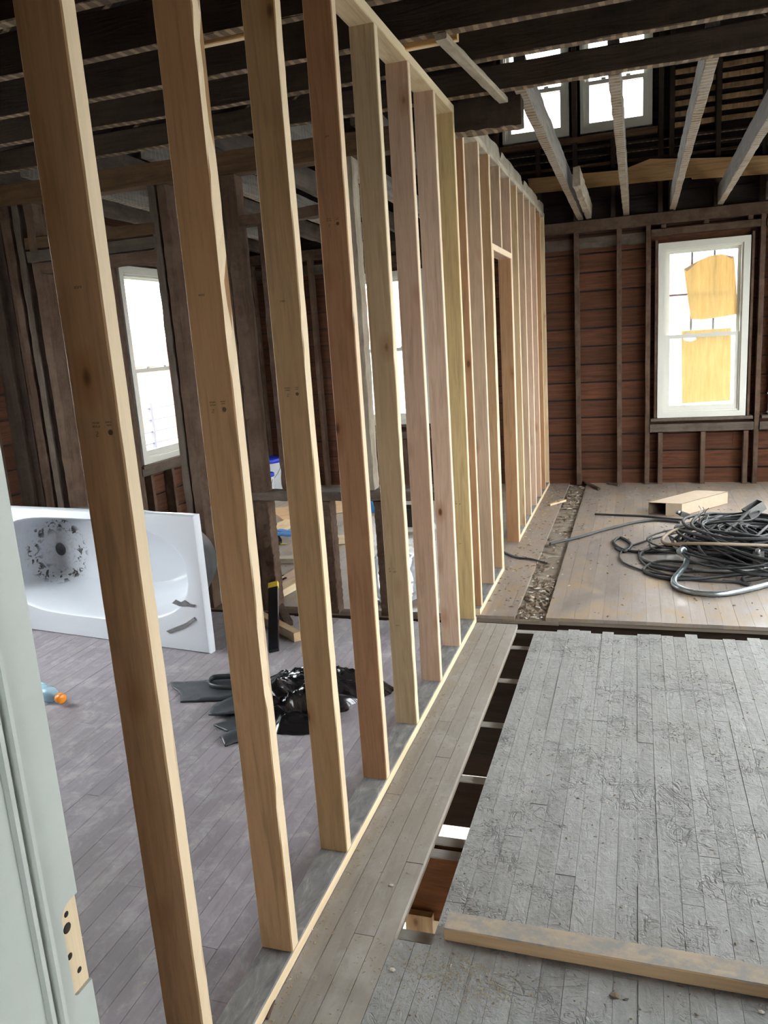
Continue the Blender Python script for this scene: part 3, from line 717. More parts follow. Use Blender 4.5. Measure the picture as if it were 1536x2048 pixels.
# ---- unseen bulb added to brighten the cellar below the slot
bl = root('cellar_bulb', (-.9, 3.6, -.5)); tag(bl, 'bare light bulb hanging in the cellar', 'bulb')
tb = NT('lit_bulb'); tb.b.inputs['Emission Color'].default_value = (1, .9, .75, 1); tb.b.inputs['Emission Strength'].default_value = 8; M['bulb'] = tb.m
lathe('bulb_glass', [(.012, 0), (.03, -.03), (.032, -.05), (.02, -.075), (.004, -.082)], 'bulb', bl, 16, mw=Matrix.Translation((-.9, 3.6, -.42)))
lathe('bulb_socket', [(.016, 0), (.016, .04), (.004, .045), (.004, .14)], 'iron', bl, 12, mw=Matrix.Translation((-.9, 3.6, -.42)))
ld = bpy.data.lights.new('cellar_light', 'POINT'); ld.energy = BULB_W; ld.color = (1, .93, .82); ld.shadow_soft_size = .04
lo = bpy.data.objects.new('cellar_light', ld); COL.objects.link(lo); lo.parent = bl; lo.location = (0, 0, -.12)
ps = root('cellar_post', (0, 1, -2.6)); tag(ps, 'new timber post standing in the cellar under the slot', 'post')
c = fl(842, 1850, -.3)
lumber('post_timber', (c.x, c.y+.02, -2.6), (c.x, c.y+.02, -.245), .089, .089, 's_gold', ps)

# ---- outside
gr = slab('ground', (-60, -60, -3.1), (60, 60, -3.0), 'ground'); tag(gr, kind='structure', label='pale ground outside the house')

# neighbour house with clapboards beyond the far windows
nh = root('neighbour_house', (0, 12, -3)); tag(nh, 'white clapboard house beyond the far windows', 'house')
z = -3.0; k = 0
while z < 1.55:
    lumber('clapboard', (-7, 11.9+.0, z+.06), (7.5, 11.9, z+.06), .135, .03, 'siding', nh, up=(0, .18, 1)); z += .125
slab('house_body', (-7, 11.95, -3), (7.5, 15, 1.5), 'siding', nh)
prism('house_roof', [(-7.3, 11.6, 1.5), (-7.3, 15.3, 1.5), (-7.3, 13.4, 2.5)], (15, 0, 0), 'roofred', nh)
# view from the left window: railing, red-roofed house, row of trees
rl = root('iron_railing', (-4.6, 6.5, -.3)); tag(rl, 'dark iron railing outside the left window', 'railing')
for k in range(9):
    zz = -.15+k*.135; slab('rail_bar', (-4.606, 5.4, zz-.007), (-4.594, 9.6, zz+.007), 'iron', rl)
for yy in (5.5, 6.85, 8.2, 9.5): slab('rail_post', (-4.62, yy-.02, -3.0), (-4.58, yy+.02, 1.0), 'iron', rl)
bh = root('red_roofed_building', (-30, 45, -3)); tag(bh, 'far red-roofed brick building beyond the railing', 'building')
slab('brick_body', (-48, 38, -3), (-22, 50, .9), 'brick', bh)
prism('building_roof', [(-48.5, 37.5, .9), (-48.5, 50.5, .9), (-48.5, 44, 2.4)], (27, 0, 0), 'roofred', bh)
for k in range(6):
    wx = -46+k*4; o = slab('window_opening', (wx, 37.95, -1.2), (wx+1.4, 38.01, .3), 'siding', bh)
def tree(x, y, h, s):
    t = root('roadside_tree', (x, y, -3)); tag(t, 'rounded green tree beyond the red-roofed building', 'tree', 'row of far trees')
    lathe('trunk', [(.25, 0), (.15, h*.5)], 'beam', t, 8, mw=Matrix.Translation((x, y, -3)))
    bm = bmesh.new(); bmesh.ops.create_icosphere(bm, subdivisions=3, radius=h*.42)
    for v in bm.verts: v.co *= 1+.25*noise.noise(v.co*1.2+Vector((s, s, s)))
    me = bpy.data.meshes.new('crown'); bm.to_mesh(me); bm.free(); me.materials.append(M['leaf'])
    o = bpy.data.objects.new('crown', me); COL.objects.link(o); o.parent = t; set_world(o, Matrix.Translation((x, y, -3+h*.68)))
for k in range(7): tree(-70+k*9, 62+(k % 3)*3, 6.2+(k*7 % 4)*.4, k*1.7)

# yellow paper on the panes of window 1
def paper(name, pts, Yp, label, curl=0., hole=None):
    bm = bmesh.new(); P2 = [onY(x, y, Yp) for x, y in pts]
    vs = [bm.verts.new((p.x, 0, p.z)) for p in P2]
    f = bm.faces.new(vs)
    if hole:
        hv = [bm.verts.new((onY(x, y, Yp).x, 0, onY(x, y, Yp).z)) for x, y in hole]
        es = list(f.edges); bm.faces.remove(f)
        es += [bm.edges.new((hv[i], hv[(i+1) % len(hv)])) for i in range(len(hv))]
        bmesh.ops.triangle_fill(bm, edges=es, use_beauty=True, use_dissolve=False)
    bmesh.ops.triangulate(bm, faces=bm.faces[:]); bmesh.ops.subdivide_edges(bm, edges=bm.edges[:], cuts=4, use_grid_fill=True)
    bmesh.ops.triangulate(bm, faces=bm.faces[:])
    for v in bm.verts: v.co.y = Yp-.002+.003*noise.noise(Vector((v.co.x*14, v.co.z*3, 3)))
    ret = bmesh.ops.extrude_face_region(bm, geom=bm.faces[:])
    for g in ret['geom']:
        if isinstance(g, bmesh.types.BMVert): g.co.y -= .0006
    bmesh.ops.recalc_face_normals(bm, faces=bm.faces[:])
    me = bpy.data.meshes.new(name); bm.to_mesh(me); bm.free(); me.materials.append(M['paper'])
    o = bpy.data.objects.new(name, me); COL.objects.link(o); return tag(o, label, 'paper')
PA = YF+.073
up = paper('paper_sheet', [(1368, 538), (1392, 524), (1418, 512), (1442, 508), (1468, 514), (1472, 566), (1475, 628), (1440, 634), (1405, 639), (1382, 638), (1376, 600)], PA, 'curled yellow paper sheet stuck on the upper window panes')
lw = paper('paper_sheet', [(1363, 662), (1462, 656), (1462, 730), (1460, 801), (1412, 804), (1364, 807), (1363, 740)], YF+.044, 'torn rectangular yellow paper sheet on the lower window pane', hole=[(1366, 676), (1378, 667), (1391, 669), (1392, 679), (1380, 683), (1370, 681)])
for nm, q in (('folded_corner', [(1368, 538), (1398, 522), (1374, 543)]), ('folded_corner', [(1449, 509), (1468, 513), (1463, 518)])):
    pp = [onY(x, y, YF+.068) for x, y in q]; prism(nm, pp, (0, -.001, 0), 'card', up)

# ---- overturned bathtub
OT = Vector((-1.285, 2.235, 0)); UT = Vector((-.991, .133, 0)).normalized(); NT_ = Vector((.133, .991, 0)).normalized(); VT = Vector((0, 0, 1))
LT, HT = 1.52, .745
def tp(u, v, d): return OT+UT*u+VT*v+NT_*d
def ringpts(u0, u1, v0, v1, ex0, ex1, d, n=72):
    cu, cv, a, b = (u0+u1)/2, (v0+v1)/2, (u1-u0)/2, (v1-v0)/2; out = []
    for k in range(n):
        t = 2*math.pi*k/n; c, s = math.cos(t), math.sin(t); e = ex1 if c > 0 else ex0
        q = (abs(c)**e+abs(s)**e)**(-1/e)
        out.append(tp(cu+a*c*q, cv+b*s*q, d))
    return out
def loft(name, rings, mat, parent, cap=True):
    n = len(rings[0]); vs = [p for r_ in rings for p in r_]; fs = []
    for i in range(len(rings)-1):
        for k in range(n): fs.append((i*n+k, i*n+(k+1) % n, (i+1)*n+(k+1) % n, (i+1)*n+k))
    if cap: fs.append(tuple(range((len(rings)-1)*n, len(rings)*n)))
    o = mesh_obj(name, vs, fs, mat, parent, smooth=True); o.data.set_sharp_from_angle(angle=math.radians(40))
    if parent: set_world(o, Matrix.Identity(4))
    return o
tub = root('bathtub', OT); tag(tub, 'white enamelled bathtub tipped on its side on the grey floor', 'bathtub')
tt = NT('chipped_white_enamel'); co = tt.coord('W')
dd_ = ray(122, 1098); dc = CAM+dd_*((OT+NT_*.343-CAM).dot(NT_)/dd_.dot(NT_))
vd = tt.a('ShaderNodeVectorMath', operation='DISTANCE'); tt.l(co, vd.inputs[0]); vd.inputs[1].default_value = dc
nz = tt.noise(co, 26, (1, 1, 1), 4, .6, .8)
ring_ = tt.ramp(vd.outputs['Value'], [(.10, B), (.15, Wh), (.19, Wh), (.23, B)])
near = tt.ramp(vd.outputs['Value'], [(.05, (.45,)*3), (.30, B)])
chip = tt.math('MULTIPLY', ring_, tt.ramp(nz, [(.53, B), (.57, Wh)]))
scuff = tt.math('MULTIPLY', near, tt.ramp(tt.noise(co, 45, (1, 1, 1), 4, .65), [(.50, B), (.62, Wh)]))
sp = tt.ramp(tt.noise(co, 11, (1, 1, 1), 6, .75), [(.66, B), (.70, (.35,)*3)])
c_ = tt.mix(sp, (.60, .625, .665), (.42, .41, .40)); c_ = tt.mix(scuff, c_, (.36, .35, .34)); c_ = tt.mix(chip, c_, (.055, .05, .045))
tt.l(c_, tt.b.inputs['Base Color']); tt.b.inputs['Roughness'].default_value = .28; M['enamel'] = tt.m
RO = lambda i, d: ringpts(0+i, LT-i, 0+i, HT-i, 400, 400, d)
loft('basin', [RO(.0, .045), RO(0, .008), RO(.006, 0), ringpts(.085, LT-.075, .125, HT-.045, 2.6, 4, 0), ringpts(.10, LT-.085, .138, HT-.055, 2.5, 4, .012),
     ringpts(.15, LT-.09, .165, HT-.075, 2.4, 4, .12), ringpts(.21, LT-.095, .185, HT-.09, 2.4, 4, .25), ringpts(.27, LT-.105, .205, HT-.105, 2.4, 4, .32), ringpts(.32, LT-.13, .23, HT-.125, 2.4, 4, .345)], 'enamel', tub)
loft('shell', [RO(.004, .046), RO(.03, .05), ringpts(.05, LT-.045, .09, HT-.03, 2.6, 4, .06), ringpts(.09, LT-.07, .12, HT-.05, 2.4, 4, .2), ringpts(.15, LT-.06, .15, HT-.06, 2.3, 4, .33), ringpts(.26, LT-.09, .19, HT-.09, 2.2, 4, .385), ringpts(.5, LT-.4, .3, HT-.3, 2.2, 3, .39)], 'shell', tub)
dq = dc-OT; du, dv = dq.dot(UT), dq.z
mwd = Matrix((( *UT, 0), (*VT, 0), (*(-NT_), 0), (0, 0, 0, 1))).transposed(); mwd.translation = tp(du, dv, .343)
dr = lathe('drain', [(.040, 0), (.040, .006), (.034, .009), (.028, .005), (.012, .004), (.011, .011), (.002, .012)], 'drain', tub, 24, mw=mwd)
# dented, torn enamel at the lower corner
for k, q in enumerate(([(345, 1206), (352, 1199), (362, 1204), (370, 1200), (378, 1207), (390, 1209), (389, 1214), (372, 1211), (360, 1212)], [(333, 1262), (352, 1254), (372, 1246), (389, 1234), (391, 1238), (376, 1252), (352, 1261), (340, 1266)])):
    pts_ = []
    for x, y in q:
        d_ = ray(x, y); nn = NT_; t_ = (OT+NT_*(-.002)-CAM).dot(nn)/d_.dot(nn); pts_.append(CAM+d_*t_)
    prism('torn_enamel', pts_, -NT_*.004, 'steel', tub)

# ---- drinks bottle with orange cap lying on the floor
bo = fl(128, 1412); cap_c = Vector((bo.x-.03, bo.y+.01, .034)); ax = Vector((-.93, .30, 0)).normalized()
bt = root('drink_bottle', (cap_c.x, cap_c.y, 0)); tag(bt, 'clear plastic drink bottle with an orange cap lying on its side', 'bottle')
sx = ax.cross(Vector((0, 0, 1))); mb = Matrix(((sx.x, 0, ax.x, cap_c.x), (sx.y, 0, ax.y, cap_c.y), (sx.z, 1, ax.z, cap_c.z), (0, 0, 0, 1)))
lathe('bottle_body', [(.015, .0), (.016, .02), (.024, .035), (.033, .06), (.034, .085), (.030, .10), (.030, .125), (.033, .135), (.033, .20), (.028, .21), (.004, .205)], 'bottle', bt, 24, square=3, mw=mb)
lathe('cap', [(.002, -.028), (.021, -.028), (.0235, -.024), (.0235, 0), (.018, .002)], 'orange', bt, 28, mw=mb)
lathe('bottle_label', [(.0335, .138), (.0345, .14), (.0345, .19), (.0335, .192)], 'label', bt, 24, square=3, mw=mb)

# ---- black plastic heap and rubber pieces on the left floor
def heap(name, cpx, rx, ry, h, mat, label, cat, seed, freq=3.2, rot=0., nr=26, na=90, flat=.25):
    c = fl(*cpx); vs, fs = [], []
    for i in range(nr+1):
        r_ = i/nr
        for k in range(na):
            a = 2*math.pi*k/na
            R_ = 1+.28*noise.noise(Vector((math.cos(a)*1.4+seed, math.sin(a)*1.4, seed)))+.10*noise.noise(Vector((math.cos(a)*5, math.sin(a)*5, seed*2)))
            x, y = math.cos(a)*rx*R_*r_, math.sin(a)*ry*R_*r_
            xr, yr = x*math.cos(rot)-y*math.sin(rot), x*math.sin(rot)+y*math.cos(rot)
            ridg = 1-abs(noise.noise(Vector((x*freq*2.2+seed, y*freq*4.5, seed))))*2.2
            ridg2 = 1-abs(noise.noise(Vector((x*freq*6+seed, y*freq*9, seed+5))))*2
            z_ = (1-r_**3)*h*max(.06, flat+.55*ridg+.18*ridg2)+.003
            vs.append((c.x+xr, c.y+yr, max(.003, z_) if i < nr else .002))
    for i in range(nr):
        for k in range(na): fs.append((i*na+k, i*na+(k+1) % na, (i+1)*na+(k+1) % na, (i+1)*na+k))
    o = mesh_obj(name, vs, fs, mat, None, smooth=True); return tag(o, label, cat)
heap('plastic_sheeting', (600, 1412), .26, .23, .12, 'black', 'crumpled glossy black plastic sheeting heaped on the floor', 'plastic sheet', 3.3)
heap('plastic_sheeting', (655, 1372), .30, .15, .085, 'black', 'second shiny black plastic bag behind the crumpled sheeting', 'plastic bag', 8.1, freq=4)
def flatpiece(name, px, thick, mat, label, cat, amp=.012, z=.001):
    P2 = [fl(x, y) for x, y in px]; bm = bmesh.new()
    f = bm.faces.new([bm.verts.new((p.x, p.y, 0)) for p in P2])
    bmesh.ops.triangulate(bm, faces=[f]); bmesh.ops.subdivide_edges(bm, edges=bm.edges[:], cuts=5, use_grid_fill=True)
    bmesh.ops.triangulate(bm, faces=bm.faces[:])
    s_ = px[0][0]*.1
    for v in bm.verts: v.co.z = z+abs(noise.noise(Vector((v.co.x*9+s_, v.co.y*9, s_))))*amp
    g = bmesh.ops.extrude_face_region(bm, geom=bm.faces[:])['geom']
    for q in g:
        if isinstance(q, bmesh.types.BMVert): q.co.z += thick
    bmesh.ops.recalc_face_normals(bm, faces=bm.faces[:])
    me = bpy.data.meshes.new(name); bm.to_mesh(me); bm.free(); me.materials.append(M[mat])
    for p in me.polygons: p.use_smooth = True
    o = bpy.data.objects.new(name, me); COL.objects.link(o); return tag(o, label, cat)
flatpiece('rubber_sheet', [(341, 1368), (380, 1366), (420, 1363), (470, 1358), (478, 1396), (440, 1403), (400, 1405), (361, 1406), (363, 1394), (356, 1384), (345, 1377)], .007, 'rubber', 'long grey rubber sheet with a notched end beside the plastic', 'rubber sheet')
flatpiece('rubber_sheet', [(418, 1437), (428, 1420), (468, 1402), (500, 1400), (498, 1436), (460, 1437)], .007, 'rubber', 'pointed dark rubber sheet sticking out from under the plastic', 'rubber sheet', z=.012)
flatpiece('rubber_scrap', [(428, 1455), (452, 1446), (462, 1434), (492, 1430), (494, 1462), (470, 1470), (454, 1468), (444, 1462)], .007, 'rubber', 'crinkled grey rubber scrap nearest the black heap', 'rubber scrap', amp=.03)
flatpiece('rubber_scrap', [(441, 1478), (452, 1472), (480, 1468), (496, 1466), (496, 1482), (470, 1488), (450, 1495)], .009, 'rubber', 'small rounded dark rubber scrap on the violet floor', 'rubber scrap', amp=.03)
a_ = fl(422, 1382); hs = [Vector((a_.x+.01*k, a_.y+.06*math.sin(k*.5), .03)) for k in range(1)]
pth = [fl(420, 1378)+Vector((0, 0, .02)), fl(424, 1366)+Vector((0, 0, .025)), fl(445, 1364)+Vector((0, 0, .03)), fl(480, 1366)+Vector((0, 0, .03)), fl(482, 1382)+Vector((0, 0, .02)), fl(450, 1384)+Vector((0, 0, .02))]
vs, fs = [], []; sp_ = smooth_path(pth, 8, True)
for p in sp_: vs += [p+Vector((0, 0, -.014)), p+Vector((0, 0, .012))]
for i in range(len(sp_)): j = (i+1) % len(sp_); fs.append((2*i, 2*j, 2*j+1, 2*i+1))
o = mesh_obj('rubber_band_loop', vs, fs, 'rubber', None, True); sd = o.modifiers.new('solid', 'SOLIDIFY'); sd.thickness = .004
tag(o, 'bluish grey loop of rubber strap lying on the rubber sheet', 'strap')

# ---- buckets by the far corner
def bucket(px, py, Y, s, label):
    c = onY(px, py, Y); b = root('bucket', (c.x, Y, 0)); tag(b, label, 'bucket', None)
    mw = Matrix.Translation((c.x, Y, 0)) @ Matrix.Scale(s, 4)
    lathe('bucket_body', [(.125, 0), (.13, .005), (.148, .34), (.152, .345), (.152, .36), (.146, .365)], 'bucket', b, 32, mw=mw)
    lathe('lid', [(.156, .335), (.159, .338), (.159, .372), (.150, .378), (.145, .370), (.02, .368)], 'blue', b, 32, mw=mw)
    hp = [Vector((.15*math.cos(a), -.15*abs(math.sin(a))*.55-.04*math.sin(a), .30-.16*math.sin(a))) for a in [k*math.pi/14 for k in range(15)]]
    o = tube('handle', hp, .004, 'steel', b, 6); set_world(o, mw)
bucket(540, 985, 6.35, 1.05, 'white bucket with a bright blue lid in the far corner')
bucket(527, 985, 5.95, .80, 'smaller blue-lidded white bucket before the larger one')

# ---- lumber and tools on the back-left floor
def plank_on_floor(name, pa, pb, w, t, mat, label, cat='board', z=0., up=None, zb=None):
    a, b = fl(*pa, z), fl(*pb, z if zb is None else zb)
    a.z += t/2; b.z = (z if zb is None else zb)+t/2
    d = (b-a).normalized(); side = d.cross(Vector((0, 0, 1)))
    o = lumber(name, a, b, w, t, mat, None, up=side); return tag(o, label, cat)
plank_on_floor('plywood_sheet', (552, 1032), (690, 1012), .55, .018, 's_tan', 'pale plywood sheet lying flat near the buckets', 'plywood')
plank_on_floor('board', (505, 1092), (585, 1046), .14, .035, 's_straw', 'light board lying diagonally under the blue straps')
plank_on_floor('board', (505, 1126), (600, 1124), .085, .038, 'oldpale', 'weathered short board lying across the back floor')
plank_on_floor('board', (551, 1196), (640, 1148), .085, .05, 's_straw', 'light cut board whose end rests near the old post')
plank_on_floor('board', (530, 1188), (625, 1128), .09, .02, 's_pink', 'thin pinkish board beside the light cut board')
plank_on_floor('stick', (552, 1203), (578, 1252), .05, .03, 'oldstud', 'dark stick lying across the slot near the old post', 'stick')
plank_on_floor('board', (520, 1240), (597, 1282), .05, .05, 's_straw', 'pale narrow board pointing towards the new studs')
plank_on_floor('strip', (520, 1166), (574, 1152), .02, .012, 'black', 'black strip lying among the boards', 'strip')
plank_on_floor('strip', (528, 1178), (572, 1158), .02, .012, 'black', 'second black strip crossing the first one', 'strip', z=.014)
plank_on_floor('block', (668, 1086), (692, 1084), .12, .045, 's_pale', 'small pale wood block on the back floor', 'block')
plank_on_floor('block', (842, 1092), (858, 1091), .10, .045, 's_pale', 'short wood offcut near the crumpled clear film', 'block')
plank_on_floor('plywood_sheet', (770, 1058), (870, 1050), .35, .012, 'white', 'white panel lying on the back floor by the dark box', 'panel')
# dark box
c = fl(817, 1052); db = root('dark_box', (c.x, c.y, 0)); tag(db, 'open dark box standing on the back floor', 'box')
for nm, lo, hi in (('side', (-.12, -.09, 0), (-.112, .09, .15)), ('side', (.112, -.09, 0), (.12, .09, .15)), ('front', (-.112, -.09, 0), (.112, -.082, .15)), ('back', (-.112, .082, 0), (.112, .09, .15)), ('base', (-.112, -.082, 0), (.112, .082, .006))):
    slab('box_'+nm, [a+b for a, b in zip(lo, (c.x, c.y, .014))], [a+b for a, b in zip(hi, (c.x, c.y, .014))], 'hole', db)
# blue straps
for k, (q, lb) in enumerate((([(540, 1072), (556, 1062), (575, 1064), (590, 1066)], 'blue strap looped over the diagonal board'), ([(542, 1075), (562, 1070), (582, 1071), (596, 1066)], 'lower blue strap trailing from the tape measure'))):
    pth = smooth_path([fl(x, y, .04)+Vector((0, 0, 0)) for x, y in q], 8); vs, fs = [], []
    for p in pth: vs += [p+Vector((0, -.02, -.004)), p+Vector((0, .02, .010+.01*k))]
    for i in range(len(pth)-1): fs.append((2*i, 2*i+2, 2*i+3, 2*i+1))
    o = mesh_obj('blue_strap', vs, fs, 'bluestrap', None, True); sd = o.modifiers.new('solid', 'SOLIDIFY'); sd.thickness = .003; tag(o, lb, 'strap')
# tape measure
c = fl(549, 1090); tm = root('tape_measure', (c.x, c.y, 0)); tag(tm, 'yellow and black tape measure on the back floor', 'tape measure')
prism('case', [(c.x-.045, c.y, .002), (c.x+.045, c.y, .002), (c.x+.048, c.y, .03), (c.x+.03, c.y, .065), (c.x-.02, c.y, .072), (c.x-.045, c.y, .05)], (0, .045, 0), 'black', tm)
prism('face_plate', [(c.x-.035, c.y-.002, .012), (c.x+.035, c.y-.002, .012), (c.x+.035, c.y-.002, .03), (c.x+.02, c.y-.002, .055), (c.x-.018, c.y-.002, .06), (c.x-.035, c.y-.002, .045)], (0, .002, 0), 'yellow', tm)
slab('blade', (c.x+.04, c.y+.012, .004), (c.x+.10, c.y+.032, .0055), 'yellow', tm)
# black level leaning at the old post
a = fl(548, 1306); lv = root('spirit_level', (a.x, a.y, 0)); tag(lv, 'black tool leaning by the old post with a yellow end', 'tool')
b2_ = Vector((a.x-.16, a.y+.38, .22))
lumber('tool_body', a+Vector((0, 0, .012)), b2_, .055, .022, 'black', lv, up=(1, 0, 0)); lumber('yellow_tip', b2_, b2_+(b2_-a).normalized()*.04, .058, .024, 'yellow', lv, up=(1, 0, 0))
# clear crumpled film on the back floor
flatpiece('clear_film', [(742, 1125), (770, 1098), (805, 1102), (832, 1120), (842, 1165), (838, 1205), (800, 1216), (762, 1212), (742, 1190)], .002, 'film', 'crumpled clear plastic film spread on the back floor', 'plastic film', amp=.06)
# blue crumpled bag
heap('blue_bag', (742, 1022), .13, .10, .22, 'bluestrap', 'crumpled blue bag beyond the old rail', 'bag', 5.5, freq=5, nr=14, na=40)

# ---- ladder seen through the new doorway
ldr = root('ladder', (-.42, 6.2, 0)); tag(ldr, 'aluminium ladder leaning on the far wall behind the doorway', 'ladder')
lb0, lb1 = Vector((-.42, 6.05, .0)), Vector((-.42, 6.62, 2.35))
for s in (-.21, .21): lumber('side_rail', lb0+Vector((s, 0, .004)), lb1+Vector((s, 0, 0)), .025, .06, 'alu', ldr, up=(1, 0, 0))
for k in range(8):
    t_ = .09+k*.125; p = lb0.lerp(lb1, t_); tube('rung', [p+Vector((-.2, 0, 0)), p+Vector((.2, 0, 0))], .016, 'alu', ldr, 8); ldr.children[-1].matrix_parent_inverse = PW[ldr.name].inverted()

# ---- 2x4 lying on the deck
p0, p1 = fl(889, 1882), fl(1300, 1957)
d_ = (p1-p0).normalized(); side = Vector((-d_.y, d_.x, 0))
a = p0+side*.033+Vector((0, 0, .020)); b = a+d_*1.9
o = lumber('two_by_four', a, b, .066, .038, 'trodden', None, up=side, wob=.001, seg=24); tag(o, 'dirty two-by-four lying across the cracked grey floor', 'lumber')

# ---- cables
def fl3(x, y, z): p = fl(x, y, z); return p
CC = Vector((1.50, 4.32, 0)); rnd = random.Random(11)
ncab = 36
for i in range(ncab):
    R_ = rnd.uniform(.22, .60)*(1-.22*(i/ncab)); cx, cy = CC.x+rnd.gauss(0, .13)+.05, CC.y+rnd.gauss(0, .10)
    turns = rnd.uniform(1.2, 2.3); a0 = rnd.uniform(0, 6.28); ecc = rnd.uniform(.62, 1.0); ph = rnd.uniform(0, 3.14); nseg = int(turns*14)
    rr = rnd.choice((.0065, .008, .0095, .011)); pts = []
    base = .012+.22*(i/ncab)*rnd.uniform(.5, 1.2)
    for k in range(nseg+1):
        t_ = a0+k/nseg*turns*2*math.pi; r_ = R_*(1+.12*math.sin(2.3*t_+ph)+.05*k/nseg)
        x, y = math.cos(t_)*r_, math.sin(t_)*r_*ecc
        x, y = x*math.cos(ph)-y*math.sin(ph), x*math.sin(ph)+y*math.cos(ph)
        dist = math.hypot(x+cx-CC.x, y+cy-CC.y)
        dome = max(0, 1-(dist/.72)**2)
        zz = max(rr+.001, base*(.25+1.1*dome)+.035*dome*noise.noise(Vector((x*4, y*4, i*1.3)))+.018*math.sin(3*t_+i)*dome)
        pts.append(Vector((cx+x, cy+y, zz)))
    sh = max(0, .74-min(p.x for p in pts))
    for p in pts: p.x += sh
    sh = max(0, 3.72-min(p.y for p in pts))
    for p in pts: p.y += sh
    mt = 'cable' if rnd.random() < .7 else 'cable2'
    o = tube('cable', smooth_path(pts, 3), rr, mt, None, 7)
    th = {.0065: 'thin', .008: 'medium', .0095: 'thick', .011: 'heavy'}[rr]
    tag(o, '%s %s cable coiled in the tangled heap on the back floor' % (th, 'black' if mt == 'cable' else 'dark grey'), 'cable', '%s %s cables tangled in the heap' % (th, 'black' if mt == 'cable' else 'dark grey'))
def cable(name, px, r, mat, label, k=8, zs=None, cat='cable', rfun=None, sides=8):
    pts = [fl3(x, y, (zs[i] if zs else r+.001)) for i, (x, y) in enumerate(px)]
    path = smooth_path(pts, k); o = tube(name, path, r, mat, None, sides, rfun); return tag(o, label, cat)
cable('cable', [(1100, 1088), (1125, 1082), (1160, 1074), (1200, 1062), (1235, 1053), (1270, 1045), (1310, 1040), (1360, 1044)], .011, 'cable2', 'dark cable end stretched from the heap towards the trench')
cable('cable', [(1190, 1028), (1235, 1030), (1285, 1032), (1325, 1036), (1370, 1040)], .008, 'cable', 'thin black cable end running past the cardboard box')
cable('cable', [(1008, 1104), (1025, 1112), (1040, 1116), (1062, 1118), (1085, 1124), (1096, 1127)], .007, 'cable', 'short black wire poking from under the stud wall')
cable('cable', [(1232, 1096), (1250, 1103), (1262, 1088), (1240, 1075), (1228, 1086), (1250, 1100), (1300, 1104), (1380, 1100)], .010, 'cable', 'black cable looping out of the left side of the heap')
cable('cable', [(1285, 1140), (1300, 1128), (1330, 1122), (1400, 1126), (1490, 1122), (1560, 1110)], .009, 'cable2', 'grey cable curving before the heap behind the metal conduit')
cable('cable', [(1288, 1143), (1310, 1152), (1345, 1158), (1410, 1156), (1480, 1148), (1560, 1140)], .011, 'cable', 'black cable skirting the near edge of the heap')
cable('cable', [(1445, 1162), (1480, 1165), (1500, 1172), (1484, 1158), (1510, 1150), (1560, 1146)], .009, 'cable2', 'grey cable end with a frayed tip near the conduit')
cable('tan_cable', [(1372, 1055), (1345, 1062), (1325, 1078), (1335, 1088), (1380, 1087), (1440, 1088), (1500, 1090), (1545, 1092)], .010, 'tancable', 'dirty tan cable lying straight over the cable heap', zs=[.16, .18, .2, .2, .22, .22, .2, .18])
cr = lambda i: .0140+(.0045 if i % 2 else 0)
cable('flexible_conduit', [(1358, 1103), (1366, 1099), (1374, 1110), (1371, 1130), (1358, 1146), (1348, 1160), (1352, 1172), (1375, 1182), (1410, 1187), (1450, 1187), (1500, 1178), (1560, 1162)], .0165, 'conduit', 'shiny flexible metal conduit curling out of the cable heap', k=22, zs=[.13, .12, .07, .03]+[.018]*8, cat='conduit', rfun=cr, sides=12)
cable('flexible_conduit', [(1385, 1138), (1420, 1141), (1460, 1142), (1500, 1140), (1560, 1132)], .011, 'steel', 'thin dull metal conduit at the near edge of the heap', k=16, zs=[.03]*5, cat='conduit', rfun=lambda i: .010+(.0015 if i % 2 else 0))
cable('cable', [(1410, 1082), (1435, 1074), (1462, 1056), (1485, 1035), (1498, 1022)], .011, 'cable2', 'stiff grey cable rising to the metal junction box', zs=[.17, .18, .20, .24, .27])
# junction boxes
def jbox(c, s, rz, tilt, label):
    b = root('junction_box', c); tag(b, label, 'junction box')
    mw = Matrix.Translation(c) @ Matrix.Rotation(rz, 4, 'Z') @ Matrix.Rotation(tilt, 4, 'Y')
    for nm, lo, hi in (('side', (-s, -s*.6, -s*.5), (-s+.003, s*.6, s*.5)), ('side', (s-.003, -s*.6, -s*.5), (s, s*.6, s*.5)), ('side', (-s, -s*.6, -s*.5), (s, -s*.6+.003, s*.5)), ('side', (-s, s*.6-.003, -s*.5), (s, s*.6, s*.5)), ('back', (-s, -s*.6, -s*.5), (s, s*.6, -s*.5+.003))):
        o = bpy.data.objects.new('box_'+nm, cube_mesh('steel')); COL.objects.link(o); o.parent = b
        cc = [(p+q)/2 for p, q in zip(lo, hi)]; ss = [abs(q-p) for p, q in zip(lo, hi)]
        set_world(o, mw @ Matrix.Translation(cc) @ Matrix.Diagonal((*ss, 1)))
    o = lathe('conduit_clamp', [(.014, 0), (.014, .03), (.010, .031)], 'steel', b, 12, mw=mw @ Matrix.Translation((-s, 0, 0)) @ Matrix.Rotation(-math.pi/2, 4, 'Y'))
jbox(onY(1508, 1018, 4.5), .062, .4, -.5, 'open metal junction box on top of the cable heap')
jbox(fl(1370, 1030, .20), .035, .2, .4, 'small metal junction box among the cables by the cardboard box')
jbox(fl(1518, 1118, .10), .05, 1.2, 1.0, 'scratched metal junction box at the right of the heap')
